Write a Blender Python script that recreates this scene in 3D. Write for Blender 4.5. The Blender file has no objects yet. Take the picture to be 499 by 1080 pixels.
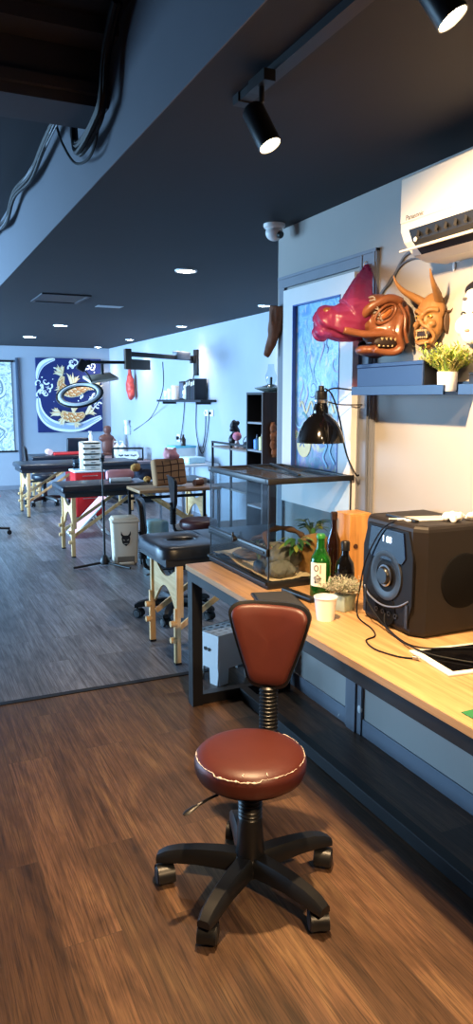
import bpy, bmesh, math, random
from mathutils import Vector, Matrix, Euler, noise
random.seed(7)
C = bpy.context.scene.collection
PI = math.pi
def V(*a): return Vector(a)

# ------------------------------------------------------------------ materials
def lin(c):
    if isinstance(c, str):
        c = [int(c[i:i+2], 16)/255 for i in (0, 2, 4)]
        c = [x/12.92 if x <= .04045 else ((x+.055)/1.055)**2.4 for x in c]
    return (c[0], c[1], c[2], 1)
MATS = {}
class NT:
    def __init__(s, name):
        s.m = bpy.data.materials.new(name); s.m.use_nodes = True
        s.t = s.m.node_tree; s.n = s.t.nodes; s.l = s.t.links
        s.b = s.n['Principled BSDF']; s.out = s.n['Material Output']
    def node(s, k, **kw):
        x = s.n.new(k)
        for a, b in kw.items(): setattr(x, a, b)
        return x
    def link(s, a, b): s.l.new(a, b)
    def coords(s, kind='Object'):
        return s.node('ShaderNodeTexCoord').outputs[kind]
    def mapping(s, vec, scale=(1, 1, 1), rot=(0, 0, 0), loc=(0, 0, 0)):
        m = s.node('ShaderNodeMapping'); s.link(vec, m.inputs[0])
        m.inputs['Scale'].default_value = scale; m.inputs['Rotation'].default_value = rot; m.inputs['Location'].default_value = loc
        return m.outputs[0]
    def noise(s, vec, scale, detail=4, rough=.55, dist=0):
        n = s.node('ShaderNodeTexNoise'); s.link(vec, n.inputs['Vector'])
        n.inputs['Scale'].default_value = scale; n.inputs['Detail'].default_value = detail
        n.inputs['Roughness'].default_value = rough; n.inputs['Distortion'].default_value = dist
        return n.outputs['Fac']
    def ramp(s, fac, stops):
        r = s.node('ShaderNodeValToRGB'); s.link(fac, r.inputs[0]); e = r.color_ramp.elements
        while len(e) < len(stops): e.new(.5)
        for i, (p, c) in enumerate(stops):
            e[i].position = p; e[i].color = lin(c)
        return r.outputs[0]
    def mix(s, fac, a, b, mode='MIX'):
        m = s.node('ShaderNodeMix', data_type='RGBA', blend_type=mode)
        for sock, v in ((m.inputs['Factor'], fac), (m.inputs[6], a), (m.inputs[7], b)):
            if hasattr(v, 'is_linked'): s.link(v, sock)
            else: sock.default_value = v
        return m.outputs[2]
    def bump(s, h, strength=.2, dist=.01):
        b = s.node('ShaderNodeBump'); b.inputs['Strength'].default_value = strength; b.inputs['Distance'].default_value = dist
        s.link(h, b.inputs['Height']); s.link(b.outputs[0], s.b.inputs['Normal'])
def mat(name, col, rough=.5, metal=0, var=.12, scale=12, bump=0, spec=.5, coat=0, emit=None, es=0, trans=0, ior=1.45, sheen=0):
    if name in MATS: return MATS[name]
    t = NT(name); b = t.b
    c = lin(col)
    if var > 0:
        f = t.noise(t.coords(), scale, 5)
        d = tuple(x*(1-var) for x in c[:3])+(1,); e = tuple(min(1, x*(1+var)) for x in c[:3])+(1,)
        t.link(t.mix(f, d, e), b.inputs['Base Color'])
        if bump: t.bump(f, bump, .004)
    else: b.inputs['Base Color'].default_value = c
    b.inputs['Roughness'].default_value = rough; b.inputs['Metallic'].default_value = metal
    b.inputs['Specular IOR Level'].default_value = spec; b.inputs['Coat Weight'].default_value = coat
    b.inputs['Transmission Weight'].default_value = trans; b.inputs['IOR'].default_value = ior
    if sheen: b.inputs['Sheen Weight'].default_value = sheen
    if emit: b.inputs['Emission Color'].default_value = lin(emit); b.inputs['Emission Strength'].default_value = es
    MATS[name] = t.m; return t.m
def planks(name, cols, rough, pw=.18, pl=1.25, mort=.0025, tint=(.02, .014, .01)):
    t = NT(name); co = t.coords()
    sep = t.node('ShaderNodeSeparateXYZ'); t.link(co, sep.inputs[0])
    cmb = t.node('ShaderNodeCombineXYZ'); t.link(sep.outputs[1], cmb.inputs[0]); t.link(sep.outputs[0], cmb.inputs[1])
    br = t.node('ShaderNodeTexBrick'); t.link(cmb.outputs[0], br.inputs['Vector'])
    br.offset = .37; br.squash = 1
    br.inputs['Scale'].default_value = 1; br.inputs['Mortar Size'].default_value = mort
    br.inputs['Brick Width'].default_value = pl; br.inputs['Row Height'].default_value = pw
    br.inputs['Color1'].default_value = (0, 0, 0, 1); br.inputs['Color2'].default_value = (1, 1, 1, 1); br.inputs['Mortar'].default_value = (.5, .5, .5, 1)
    # per plank shift of the grain
    sc = t.node('ShaderNodeVectorMath', operation='MULTIPLY_ADD'); t.link(br.outputs['Color'], sc.inputs[0])
    sc.inputs[1].default_value = (7, 3, 5); t.link(cmb.outputs[0], sc.inputs[2])
    g = t.noise(t.mapping(sc.outputs[0], (.75, 24, 1)), 2.2, 8, .62, .6)
    g2 = t.noise(t.mapping(sc.outputs[0], (1.2, 5, 1)), 1.6, 4, .6, 1.2)
    g3 = t.noise(t.mapping(sc.outputs[0], (3, 110, 1)), 2, 4, .65, .3)
    base = t.ramp(g2, [(.3, cols[0]), (.5, cols[1]), (.72, cols[2])])
    dark = t.ramp(g, [(.26, '5e5e5e'), (.42, 'cccccc'), (.6, 'ffffff')])
    col = t.mix(.75, base, dark, 'MULTIPLY')
    fine = t.ramp(g3, [(.36, '7c7c7c'), (.56, 'ffffff')])
    col = t.mix(.7, col, fine, 'MULTIPLY')
    tone = t.ramp(br.outputs['Color'], [(0, '9a9a9a'), (1, 'ffffff')])
    col = t.mix(.8, col, tone, 'MULTIPLY')
    col = t.mix(br.outputs['Fac'], col, tint+(1,))
    t.link(col, t.b.inputs['Base Color'])
    rr = t.node('ShaderNodeMapRange'); t.link(g, rr.inputs[0]); rr.inputs[3].default_value = rough+.12; rr.inputs[4].default_value = rough-.06
    t.link(rr.outputs[0], t.b.inputs['Roughness'])
    t.bump(g, .05, .002); return t.m
def grain(name, cols, axis=1, rough=.4, k=26, sc=2.2, dist=.5):
    if name in MATS: return MATS[name]
    t = NT(name); s = [k, k, k]; s[axis] = 1.3
    co = t.coords()
    g = t.noise(t.mapping(co, tuple(s)), sc, 6, .6, dist)
    t.link(t.ramp(g, [(.28, cols[0]), (.5, cols[1]), (.75, cols[2])]), t.b.inputs['Base Color'])
    t.b.inputs['Roughness'].default_value = rough; t.bump(g, .06, .002)
    MATS[name] = t.m; return t.m
def wallpaint(name, col, chips=True):
    t = NT(name); co = t.coords()
    c = lin(col); f = t.noise(co, 1.7, 6, .6); d = tuple(x*.9 for x in c[:3])+(1,); e = tuple(x*1.08 for x in c[:3])+(1,)
    col_ = t.mix(f, d, e)
    if chips:
        n = t.noise(co, 9, 6, .65)
        sep = t.node('ShaderNodeSeparateXYZ'); t.link(co, sep.inputs[0])
        mr = t.node('ShaderNodeMapRange'); t.link(sep.outputs[2], mr.inputs[0])
        mr.inputs[1].default_value = .02; mr.inputs[2].default_value = .16; mr.inputs[3].default_value = .08; mr.inputs[4].default_value = 0; mr.clamp = True
        ad = t.node('ShaderNodeMath', operation='ADD'); t.link(n, ad.inputs[0]); t.link(mr.outputs[0], ad.inputs[1])
        gt = t.node('ShaderNodeMath', operation='GREATER_THAN'); t.link(ad.outputs[0], gt.inputs[0]); gt.inputs[1].default_value = .715
        col_ = t.mix(gt.outputs[0], col_, lin('c9c6c0'))
    t.link(col_, t.b.inputs['Base Color']); t.b.inputs['Roughness'].default_value = .72
    t.bump(t.noise(co, 45, 4), .08, .003); return t.m
def glass(name, col, rough=0.02, alpha_mix=.82):
    """thin clear pane: mostly transparent with a glossy sheen"""
    if name in MATS: return MATS[name]
    t = NT(name)
    tr = t.node('ShaderNodeBsdfTransparent'); tr.inputs[0].default_value = lin(col)
    gl = t.node('ShaderNodeBsdfGlossy'); gl.inputs['Roughness'].default_value = rough
    fr = t.node('ShaderNodeFresnel'); fr.inputs[0].default_value = 1.5
    ge = t.node('ShaderNodeNewGeometry'); inv = t.node('ShaderNodeMath', operation='SUBTRACT'); inv.inputs[0].default_value = 1; t.link(ge.outputs['Backfacing'], inv.inputs[1])
    ml = t.node('ShaderNodeMath', operation='MULTIPLY'); t.link(fr.outputs[0], ml.inputs[0]); t.link(inv.outputs[0], ml.inputs[1])
    mx = t.node('ShaderNodeMixShader'); t.link(ml.outputs[0], mx.inputs[0]); t.link(tr.outputs[0], mx.inputs[1]); t.link(gl.outputs[0], mx.inputs[2])
    t.link(mx.outputs[0], t.out.inputs[0]); MATS[name] = t.m; return t.m

# ------------------------------------------------------------------ mesh builder
class MB:
    def __init__(s): s.v = []; s.f = []; s.m = []; s.sm = []
    def add(s, vs, fs, mi=0, smooth=False, mat4=None):
        o = len(s.v)
        s.v += [tuple(mat4 @ Vector(v)) if mat4 else tuple(v) for v in vs]
        for f in fs: s.f.append(tuple(i+o for i in f)); s.m.append(mi); s.sm.append(smooth)
        return s
    def bm(s, bm, mi=0, smooth=False, mat4=None):
        bm.verts.index_update()
        s.add([v.co for v in bm.verts], [[v.index for v in f.verts] for f in bm.faces], mi, smooth, mat4); bm.free(); return s
    def box(s, c, d, mi=0, bev=0, rot=None, seg=2, taper=None):
        b = bmesh.new(); bmesh.ops.create_cube(b, size=1)
        for v in b.verts:
            k = taper if (taper and v.co.z < 0) else 1
            v.co = Vector((v.co.x*d[0]*k, v.co.y*d[1]*k, v.co.z*d[2]))
        if bev: bmesh.ops.bevel(b, geom=b.edges[:], offset=min(bev, min(d)*.49), segments=seg, profile=.5, affect='EDGES')
        M = Matrix.Translation(c)
        if rot: M = M @ Euler(rot).to_matrix().to_4x4()
        return s.bm(b, mi, bev > 0 and seg > 1, M)
    def span(s, a, b, mi=0, bev=0, seg=2):
        c = [(x+y)/2 for x, y in zip(a, b)]; d = [abs(x-y) for x, y in zip(a, b)]
        return s.box(c, d, mi, bev, None, seg)
    def bar(s, a, b, w, h, mi=0, bev=0):
        a = Vector(a); b = Vector(b); d = b-a; L = d.length
        q = d.to_track_quat('X', 'Z').to_matrix().to_4x4()
        bb = bmesh.new(); bmesh.ops.create_cube(bb, size=1)
        for v in bb.verts: v.co = Vector((v.co.x*L, v.co.y*w, v.co.z*h))
        if bev: bmesh.ops.bevel(bb, geom=bb.edges[:], offset=bev, segments=2, profile=.5, affect='EDGES')
        return s.bm(bb, mi, bev > 0, Matrix.Translation((a+b)/2) @ q)
    def tube(s, pts, r, n=10, mi=0, caps=True, smooth=True, flat=1.0):
        P = [Vector(p) for p in pts]; R = r if isinstance(r, (list, tuple)) else [r]*len(P)
        vs = []; fs = []; up = None
        for i, p in enumerate(P):
            t = (P[min(i+1, len(P)-1)]-P[max(i-1, 0)]).normalized()
            if up is None: up = t.orthogonal().normalized() if abs(t.z) > .95 else Vector((0, 0, 1))
            x = up.cross(t)
            if x.length < 1e-4: x = t.orthogonal()
            x.normalize(); up = t.cross(x).normalized()
            for k in range(n):
                a = 2*PI*k/n; vs.append(p+(x*math.cos(a)+up*math.sin(a)*flat)*R[i])
        for i in range(len(P)-1):
            for k in range(n): fs.append((i*n+k, i*n+(k+1) % n, (i+1)*n+(k+1) % n, (i+1)*n+k))
        if caps: fs.append(tuple(range(n-1, -1, -1))); fs.append(tuple((len(P)-1)*n+k for k in range(n)))
        return s.add(vs, fs, mi, smooth)
    def lathe(s, prof, n=24, mi=0, c=(0, 0, 0), smooth=True, M=None, ph=0):
        vs = []; fs = []; idx = []
        for r, z in prof:
            if r < 1e-6: idx.append([len(vs)]*n); vs.append((0, 0, z))
            else:
                idx.append([len(vs)+k for k in range(n)])
                vs += [(r*math.cos(2*PI*k/n+ph), r*math.sin(2*PI*k/n+ph), z) for k in range(n)]
        for i in range(len(prof)-1):
            for k in range(n):
                q = [idx[i][k], idx[i][(k+1) % n], idx[i+1][(k+1) % n], idx[i+1][k]]
                u = []
                for z in q:
                    if z not in u: u.append(z)
                if len(u) > 2: fs.append(tuple(u))
        m4 = Matrix.Translation(c)
        if M is not None: m4 = m4 @ M.to_4x4()
        return s.add(vs, fs, mi, smooth, m4)
    def cyl(s, a, b, r, r2=None, n=20, mi=0, smooth=True):
        a = Vector(a); b = Vector(b); d = b-a; r2 = r if r2 is None else r2
        return s.lathe([(0, 0), (r, 0), (r, 0), (r2, d.length), (r2, d.length), (0, d.length)], n, mi, a, smooth, d.to_track_quat('Z', 'Y').to_matrix())
    def ell(s, c, r, mi=0, n=18, M=None, smooth=True):
        h = n//2+1; prof = [(math.sin(PI*i/h), -math.cos(PI*i/h)) for i in range(h+1)]
        prof[0] = (0, -1); prof[-1] = (0, 1)
        rr = (r, r, r) if not isinstance(r, (list, tuple)) else r
        m = Matrix.Diagonal((rr[0], rr[1], rr[2], 1))
        if M is not None: m = M.to_4x4() @ m
        return s.lathe(prof, n, mi, c, smooth, m)
    def prism(s, poly, M, a, b, mi=0, smooth=False, bev=0):
        """poly in local XY, extruded z from a to b, M maps local to object"""
        bm = bmesh.new(); vs = [bm.verts.new((x, y, a)) for x, y in poly]; f = bm.faces.new(vs)
        if abs(b-a) > 1e-7:
            r = bmesh.ops.extrude_face_region(bm, geom=[f]); bmesh.ops.translate(bm, verts=[g for g in r['geom'] if isinstance(g, bmesh.types.BMVert)], vec=(0, 0, b-a))
            if bev:
                es = [e for e in bm.edges if abs(e.verts[0].co.z-e.verts[1].co.z) < 1e-6]
                bmesh.ops.bevel(bm, geom=es, offset=bev, segments=3, profile=.5, affect='EDGES')
        bmesh.ops.recalc_face_normals(bm, faces=bm.faces[:])
        return s.bm(bm, mi, smooth, M)
    def ribbon(s, pts, w, y, mi=0, close=False):
        """flat stroke on the local XZ plane at depth y (facing -Y); pts (x,z); w number or list"""
        P = [Vector((p[0], p[1])) for p in pts]; n = len(P); vs = []; fs = []
        for i, p in enumerate(P):
            t = (P[min(i+1, n-1)]-P[max(i-1, 0)]).normalized(); q = Vector((-t.y, t.x))*((w[i] if isinstance(w, list) else w)/2)
            vs += [(p.x+q.x, y, p.y+q.y), (p.x-q.x, y, p.y-q.y)]
        for i in range(n-1): fs.append((2*i, 2*i+1, 2*i+3, 2*i+2))
        return s.add(vs, fs, mi)
    def disc(s, c, r, y, mi=0, n=20, rz=None, rot=0, k=1.0):
        rz = rz or r; ca, sa = math.cos(rot), math.sin(rot); vs = []
        for i in range(n):
            a = 2*PI*i/n; q = 1+(k-1)*(i % 2)
            x = r*math.cos(a)*q; z = rz*math.sin(a)*q
            vs.append((c[0]+x*ca-z*sa, y, c[1]+x*sa+z*ca))
        return s.add(vs, [tuple(range(n))], mi)
    def build(s, name, mats, parent=None, label=None, loc=None, rot=None):
        me = bpy.data.meshes.new(name); me.from_pydata(s.v, [], s.f)
        for m in (mats if isinstance(mats, (list, tuple)) else [mats]): me.materials.append(m)
        for p, mi, sm in zip(me.polygons, s.m, s.sm): p.material_index = mi; p.use_smooth = sm
        b = bmesh.new(); b.from_mesh(me); bmesh.ops.recalc_face_normals(b, faces=b.faces[:]); b.to_mesh(me); b.free()
        if any(s.sm):
            try: me.set_sharp_from_angle(angle=math.radians(42))
            except Exception: pass
        me.update(); o = bpy.data.objects.new(name, me); C.objects.link(o)
        if parent: o.parent = parent
        if loc: o.location = loc
        if rot: o.rotation_euler = rot
        if label: o['label'] = label
        return o
def spline(pts, k=8):
    P = [Vector(p) for p in pts]; out = []
    for i in range(len(P)-1):
        p0 = P[max(i-1, 0)]; p1 = P[i]; p2 = P[i+1]; p3 = P[min(i+2, len(P)-1)]
        for j in range(k):
            t = j/k; out.append(.5*((2*p1)+(p2-p0)*t+(2*p0-5*p1+4*p2-p3)*t*t+(3*p1-p0-3*p2+p3)*t**3))
    out.append(P[-1]); return out
def thing(name, label, cat, loc=(0, 0, 0), rz=0, group=None):
    o = bpy.data.objects.new(name, None); C.objects.link(o); o.empty_display_size = .05
    o.location = loc; o.rotation_euler = (0, 0, rz); return tag(o, label, cat, group)
def tag(o, label, cat, group=None, kind=None):
    o['label'] = label; o['category'] = cat
    if group: o['group'] = group
    if kind: o['kind'] = kind
    return o
def struct(name, mb, m, label=None):
    o = mb.build(name, m); o['kind'] = 'structure'
    if label: o['label'] = label
    return o
def dup(root, loc, rz=0, label=None, group=None):
    r = root.copy(); C.objects.link(r); r.location = loc; r.rotation_euler = (0, 0, rz)
    if label: r['label'] = label
    if group: r['group'] = group
    for ch in list(root.children):
        c = ch.copy(); C.objects.link(c); c.parent = r
        for g in list(ch.children):
            d = g.copy(); C.objects.link(d); d.parent = c
    return r
def blob(mb, vox, name, m, parent=None, smooth=6, disp=None, label=None):
    """melt overlapping solids into one continuous skin"""
    me = bpy.data.meshes.new('t'); me.from_pydata(mb.v, [], mb.f)
    b = bmesh.new(); b.from_mesh(me); bmesh.ops.recalc_face_normals(b, faces=b.faces[:]); b.to_mesh(me); b.free()
    o = bpy.data.objects.new('t', me); C.objects.link(o)
    r = o.modifiers.new('r', 'REMESH'); r.mode = 'VOXEL'; r.voxel_size = vox
    if smooth: q = o.modifiers.new('s', 'SMOOTH'); q.iterations = smooth; q.factor = .5
    bpy.context.view_layer.update()
    dg = bpy.context.evaluated_depsgraph_get()
    me2 = bpy.data.meshes.new_from_object(o.evaluated_get(dg), depsgraph=dg)
    bpy.data.objects.remove(o); bpy.data.meshes.remove(me)
    me2.name = name; me2.materials.clear(); me2.materials.append(m)
    if disp:
        for v in me2.vertices: v.co = v.co+v.normal*disp(v.co)
    for p in me2.polygons: p.use_smooth = True
    o = bpy.data.objects.new(name, me2); C.objects.link(o)
    if parent: o.parent = parent
    if label: o['label'] = label
    return o
def text_mesh(txt, size, m, name, parent, M, ext=.0006, align='LEFT'):
    cu = bpy.data.curves.new('t', 'FONT'); cu.body = txt; cu.size = size; cu.extrude = ext; cu.align_x = align; cu.align_y = 'CENTER'
    o = bpy.data.objects.new('t', cu); C.objects.link(o); bpy.context.view_layer.update()
    dg = bpy.context.evaluated_depsgraph_get(); me = bpy.data.meshes.new_from_object(o.evaluated_get(dg), depsgraph=dg)
    bpy.data.objects.remove(o); bpy.data.curves.remove(cu)
    me.transform(M); me.materials.clear(); me.materials.append(m); me.name = name
    o = bpy.data.objects.new(name, me); C.objects.link(o); o.parent = parent; return o
FACE = Matrix(((1, 0, 0, 0), (0, 0, -1, 0), (0, 1, 0, 0), (0, 0, 0, 1)))      # local XY drawing -> stands up, facing -Y
def poly_xz(y=0): return Matrix.Translation((0, y, 0)) @ FACE
RW = -PI/2       # turn for things that hang on the right hand walls (they face -X)

M_ = dict(
    black=mat('black powder coat', '121317', .45, 0, .15),
    blackpl=mat('black plastic', '16171a', .38, 0, .12),
    leather=mat('maroon vinyl', '4b211b', .42, 0, .16, 16, .12),
    darkleather=mat('dark maroon vinyl', '3a1c1e', .4),
    blackvinyl=mat('black vinyl', '1d222c', .33, 0, .1, 20, .08),
    white=mat('white plastic', 'e4e4e4', .4, 0, .03),
    cream=mat('cream plastic', 'e6dfd2', .38, 0, .03),
    steel=mat('brushed steel', 'b9bcc2', .3, 1, .05),
    red=mat('red lacquer', 'c11c1e', .4, 0, .08),
    birch=grain('birch wood', ('b98f5e', 'd9b27c', 'e7c796'), 2, .45, 14),
    skin=mat('pink vinyl', 'd98e8e', .55, 0, .08),
)
# ------------------------------------------------------------------ room shell
CEIL, UP, FX = 2.57, 3.04, .85
mfloor = planks('warm oak vinyl planks', ('5c4430', '7a5a42', '90704f'), .38, .18, 1.25, .0011, (.06, .038, .024))
mfloor2 = planks('greyed oak vinyl planks', ('787880', '92939b', 'a5a8b0'), .33, .18, 1.25, .0011, (.07, .055, .048))
mwall = wallpaint('grey blue wall paint', 'a09c97')
mwall2 = wallpaint('pale blue grey wall paint', '9aa1ad', False)
mceil = mat('charcoal ceiling paint', '1b1d25', .7, 0, .12, 3)
mtrim = mat('grey painted timber', '767b86', .55, 0, .1, 10)
struct('floor', MB().span((-4.6, -3, -.1), (3.9, 3.985, 0)), mfloor)
struct('floor', MB().span((-4.6, 4.0, -.1), (3.9, 13.95, -.001)), mfloor2)
struct('trim_1', MB().span((-4.6, 3.97, -.09), (3.7, 4.012, .004)), M_['black'], 'dark joint strip between the two floors')
struct('wall_right', MB().span((2.0, -3, 0), (3.9, 3.80, 2.7)), mwall)
struct('wall_right', MB().span((3.7, 3.8, 0), (3.9, 13.95, 2.7)), mwall2)
struct('wall_back', MB().span((-4.6, 13.8, 0), (3.7, 13.95, 3.2)), mwall2)
struct('wall_front', MB().span((-4.6, -3.15, 0), (3.9, -3, 3.2)), mwall2)
struct('ceiling', MB().span((FX, -3, CEIL), (3.9, 13.95, CEIL+.12)), mceil)
struct('ceiling', MB().span((-4.6, -3, UP), (FX-.004, 13.95, UP+.12)), mceil, 'raised dark ceiling of the left bay')
mfas = mat('blue grey fascia paint', '5a5f6a', .65, 0, .08, 2)
struct('trim_2', MB().span((FX-.004, -3, CEIL), (FX, 13.8, UP+.1)), mfas, 'pale fascia where the ceiling drops')
struct('trim_3', MB().span((-4.6, 3.07, 2.79), (FX-.004, 3.33, UP)).span((-4.6, 3.045, 2.83), (FX-.004, 3.07, 2.87)), mat('grey beam paint', '34363f', .7, 0, .1, 3), 'grey beam crossing the raised ceiling')
struct('trim_4', MB().span((-4.6, 2.90, 2.985), (FX-.004, 3.045, UP)), mat('grey beam paint', '34363f'), 'small cornice along the top front of the grey beam')  # small cornice where the beam front meets the raised ceiling
# left wall with tall shopfront windows
wl = MB()
ys = [-3, 1.2, 4.2, 5.0, 8.0, 8.6, 11.6, 13.8]
for a, b in ((-3, 5.6), (8.2, 8.8), (12.8, 13.95)): wl.span((-4.75, a, 0), (-4.6, b, 3.2))
for a, b in ((5.6, 8.2), (8.8, 12.8)): wl.span((-4.75, a, 2.6), (-4.6, b, 3.2)).span((-4.75, a, 0), (-4.6, b, .3))
struct('wall_left', wl, mwall2)
for i, (a, b) in enumerate(((5.6, 8.2), (8.8, 12.8))):
    w = MB()
    for y in (a+.03, (a+b)/2, b-.03): w.span((-4.7, y-.03, .3), (-4.64, y+.03, 2.6))
    for z in (.33, 2.57): w.span((-4.7, a, z-.03), (-4.64, b, z+.03))
    struct('window_%d' % (i+1), w, M_['black'])
# grey casing of the blocked-up window behind the picture, and skirtings
t = MB()
t.span((1.985, 2.83, .785), (2.0, 2.965, 2.30)).span((1.978, 2.84, .785), (1.985, 2.855, 2.30)).span((1.978, 2.94, .785), (1.985, 2.955, 2.30))
t.span((1.982, 2.83, 2.25), (2.0, 3.76, 2.31)).span((1.976, 2.83, 2.295), (2.0, 3.76, 2.31)).span((1.985, 3.70, .785), (2.0, 3.76, 2.25))
struct('trim_5', t, mtrim, 'grey casing of the blocked window')
struct('trim_6', MB().span((1.975, 2.90, 0), (2.0, 2.975, .74)).span((1.985, 2.86, 0), (2.0, 3.0, .74)), mtrim, 'grey post under the worktop')
struct('baseboard_right', MB().span((1.992, -2.9, 0), (2.0, 2.855, .085)).span((1.992, 3.005, 0), (2.0, 3.79, .085)), wallpaint('scuffed skirting paint', '6f7683'))
struct('baseboard_right', MB().span((3.69, 3.82, 0), (3.7, 13.78, .08)), mtrim)
struct('baseboard_back', MB().span((-4.5, 13.79, 0), (3.68, 13.8, .08)), mtrim)

# ------------------------------------------------------------------ long worktop
mdesk = grain('pale worktop laminate', ('8f6c45', 'b08a5e', 'c29d70'), 1, .36, 30, 1.6)
d = thing('workbench', 'long pale wood worktop on a black steel frame along the right wall', 'desk', (0, 0, 0))
MB().span((1.35, -.7, .745), (1.998, 3.60, .775), bev=.002, seg=1).build('desk_top', mdesk, d)
fr = MB()
fr.span((1.355, -.65, .695), (1.40, 3.585, .745)).span((1.90, -.65, .695), (1.945, 3.585, .745)).span((1.40, 3.54, .695), (1.90, 3.585, .745)).span((1.40, 1.4, .695), (1.90, 1.44, .745))
fr.build('frame', M_['black'], d)
for x, y in ((1.355, 3.52), (1.355, -.65), (1.895, 3.52), (1.895, -.65)):
    MB().span((x, y, 0), (x+.058, y+.062, .695)).build('leg', M_['black'], d)
for y in (3.525, -.645): MB().span((1.413, y, .004), (1.895, y+.05, .06)).build('cross_rail', M_['black'], d)
MB().span((1.635, -.595, .003), (1.685, 3.525, .06), bev=.002, seg=1).build('foot_rail', M_['black'], d)

# ------------------------------------------------------------------ swivel chair in front
def shield(n=10):
    k = [(.0, .298), (.07, .297), (.12, .288), (.142, .262), (.138, .225), (.112, .14), (.082, .055), (.066, .018), (.04, .003), (0, 0)]
    pts = [(p.x, p.y) for p in spline([(x, z, 0) for x, z in k], 4)]
    return pts + [(-x, z) for x, z in reversed(pts)][1:-1]
def make_chair(name, label, seat_m, back_m, loc, ang_back, seat_z=.515, base_rot=146.6, group=None, wear=True, rims=True):
    """round stool with star base; local +Y points to the backrest"""
    r = thing(name, label, 'chair', loc, ang_back-PI/2, group)
    o = seat_z
    st = MB().lathe([(0, o), (.08, o-.001), (.14, o-.006), (.17, o-.016), (.182, o-.028), (.186, o-.045), (.184, o-.07), (.177, o-.088), (.165, o-.096), (0, o-.098)], 48)
    s = st.build('seat', seat_m, r)
    if wear:
        # split piping that shows the pale backing cloth, ragged around the front
        random.seed(3); w = MB()
        for a0, a1, big in ((150, 196, .5), (196, 262, 1), (262, 300, .45), (306, 352, .3), (-2, 40, .25)):
            pts = []; rad = []; k = 0
            a = a0
            while a <= a1:
                q = math.radians(a-ang_back*180/PI+90); rr = .1785+random.uniform(-.0008, .0008)
                zz = o-.0225+random.uniform(-.0015, .0015)-(.006*big if 205 < a < 255 else 0)
                rr += (.003 if 205 < a < 255 else 0)
                pts.append((rr*math.cos(q), rr*math.sin(q), zz)); e = min(1, (a-a0)/8, (a1-a)/8)
                rad.append(max(.0006, (random.choice((.0006, .001, .0016, .0035))*big+.0004)*max(.2, e))); a += 2
            w.tube(pts, rad, 6)
        for a, l in ((236, .02), (262, .03)):
            q = math.radians(a-ang_back*180/PI+90)
            w.tube([(rr*math.cos(q+dq), rr*math.sin(q+dq), o-.0055-(.168-.17+(.17-rr)*0)) if False else (rr*math.cos(q+dq), rr*math.sin(q+dq), o-.0035-max(0, (rr-.13))*.26) for rr, dq in ((.160, .02), (.166, 0), (.172, .015))], .0012, 5)
        w.build('piping', mat('frayed backing cloth', 'd9cdc4', .8), s, 'pale frayed piping split open along the front edge')
    MB().lathe([(0, o-.097), (.15, o-.097), (.155, o-.105), (.10, o-.118), (.05, o-.125), (0, o-.125)], 32).box((0, .05, o-.125), (.09, .26, .02), 0, .006).build('seat_plate', M_['blackpl'], r)
    # gas column with ribbed bellows
    col = MB().lathe([(0, .085), (.052, .085), (.05, .12), (.042, .25), (.038, .265)], 28)
    col.build('column', M_['blackpl'], r)
    bl = []; z = .262
    while z < o-.125: bl += [(.036, z), (.041, z+.006), (.036, z+.012)]; z += .0135
    MB().lathe(bl, 24).build('bellows', M_['blackpl'], r)
    b0 = base_rot-ang_back*180/PI+90
    arms = MB().lathe([(0, .075), (.06, .075), (.062, .10), (.055, .125), (.048, .135), (0, .135)], 28)
    for k in range(5):
        a = math.radians(b0+72*k); dx, dy = math.cos(a), math.sin(a)
        # one moulded arm: wide box section arched to the caster
        prof = [(.03, .108, .036, .032), (.10, .113, .034, .030), (.18, .114, .031, .026), (.25, .108, .029, .023), (.292, .099, .027, .020), (.322, .088, .022, .013)]
        vs = []; fs = []
        for (q, zc, hw, hh) in prof:
            for (sx, sz) in ((-1, -.9), (1, -.9), (1, .35), (.62, 1), (-.62, 1), (-1, .35)):
                vs.append((dx*q-dy*hw*sx, dy*q+dx*hw*sx, zc+hh*sz))
        n = 6
        for i in range(len(prof)-1):
            for j in range(n): fs.append((i*n+j, i*n+(j+1) % n, (i+1)*n+(j+1) % n, (i+1)*n+j))
        fs += [tuple(range(n)), tuple((len(prof)-1)*n+j for j in range(n))]
        arms.add(vs, fs, 0, True)
    arms.build('star_base', M_['blackpl'], r)
    for k in range(5):
        a = math.radians(b0+72*k); c = V(math.cos(a), math.sin(a), 0)*.30
        t = a+[.5, 1.9, .9, 2.4, 1.2][k]; ax = V(math.cos(t), math.sin(t), 0); fw = V(-ax.y, ax.x, 0)
        h = MB(); cc = c+fw*.016
        h.cyl(c+V(0, 0, .066), c+V(0, 0, .092), .010, None, 10)
        sec = [(.037*math.cos(q), .034+.037*math.sin(q)) for q in [-.35+i*(PI+.7)/14 for i in range(15)]]+[(.0335*math.cos(q), .034+.0335*math.sin(q)) for q in [PI+.35-i*(PI+.7)/14 for i in range(15)]]
        h.prism(sec, Matrix(((fw.x, 0, ax.x, cc.x), (fw.y, 0, ax.y, cc.y), (0, 1, 0, 0), (0, 0, 0, 1))), -.029, .029)
        cs = h.build('caster', M_['blackpl'], r)
        w = MB()
        for sgn in (-1, 1): w.lathe([(0, -.013), (.026, -.013), (.032, -.007), (.033, 0), (.032, .007), (.026, .013), (0, .014)], 20, 0, cc+ax*.0185*sgn+V(0, 0, .033), True, ax.to_track_quat('Z', 'Y').to_matrix())
        w.build('wheel', mat('castor tread', '1c1d20', .5), cs)
    # backrest on a bent ribbed stem
    zb = o+.118; yb = .245
    stem = spline([(0, .10, o-.128), (0, .20, o-.125), (0, .238, o-.09), (0, .246, o), (0, .252, o+.1), (0, .272, o+.16)], 12)
    MB().bar((0, .05, o-.128), (0, .21, o-.128), .05, .012).tube([p for p in stem], .015, 10).build('back_stem', M_['blackpl'], r)
    bb = MB(); z = o-.05; k = 0
    pr = []
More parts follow.
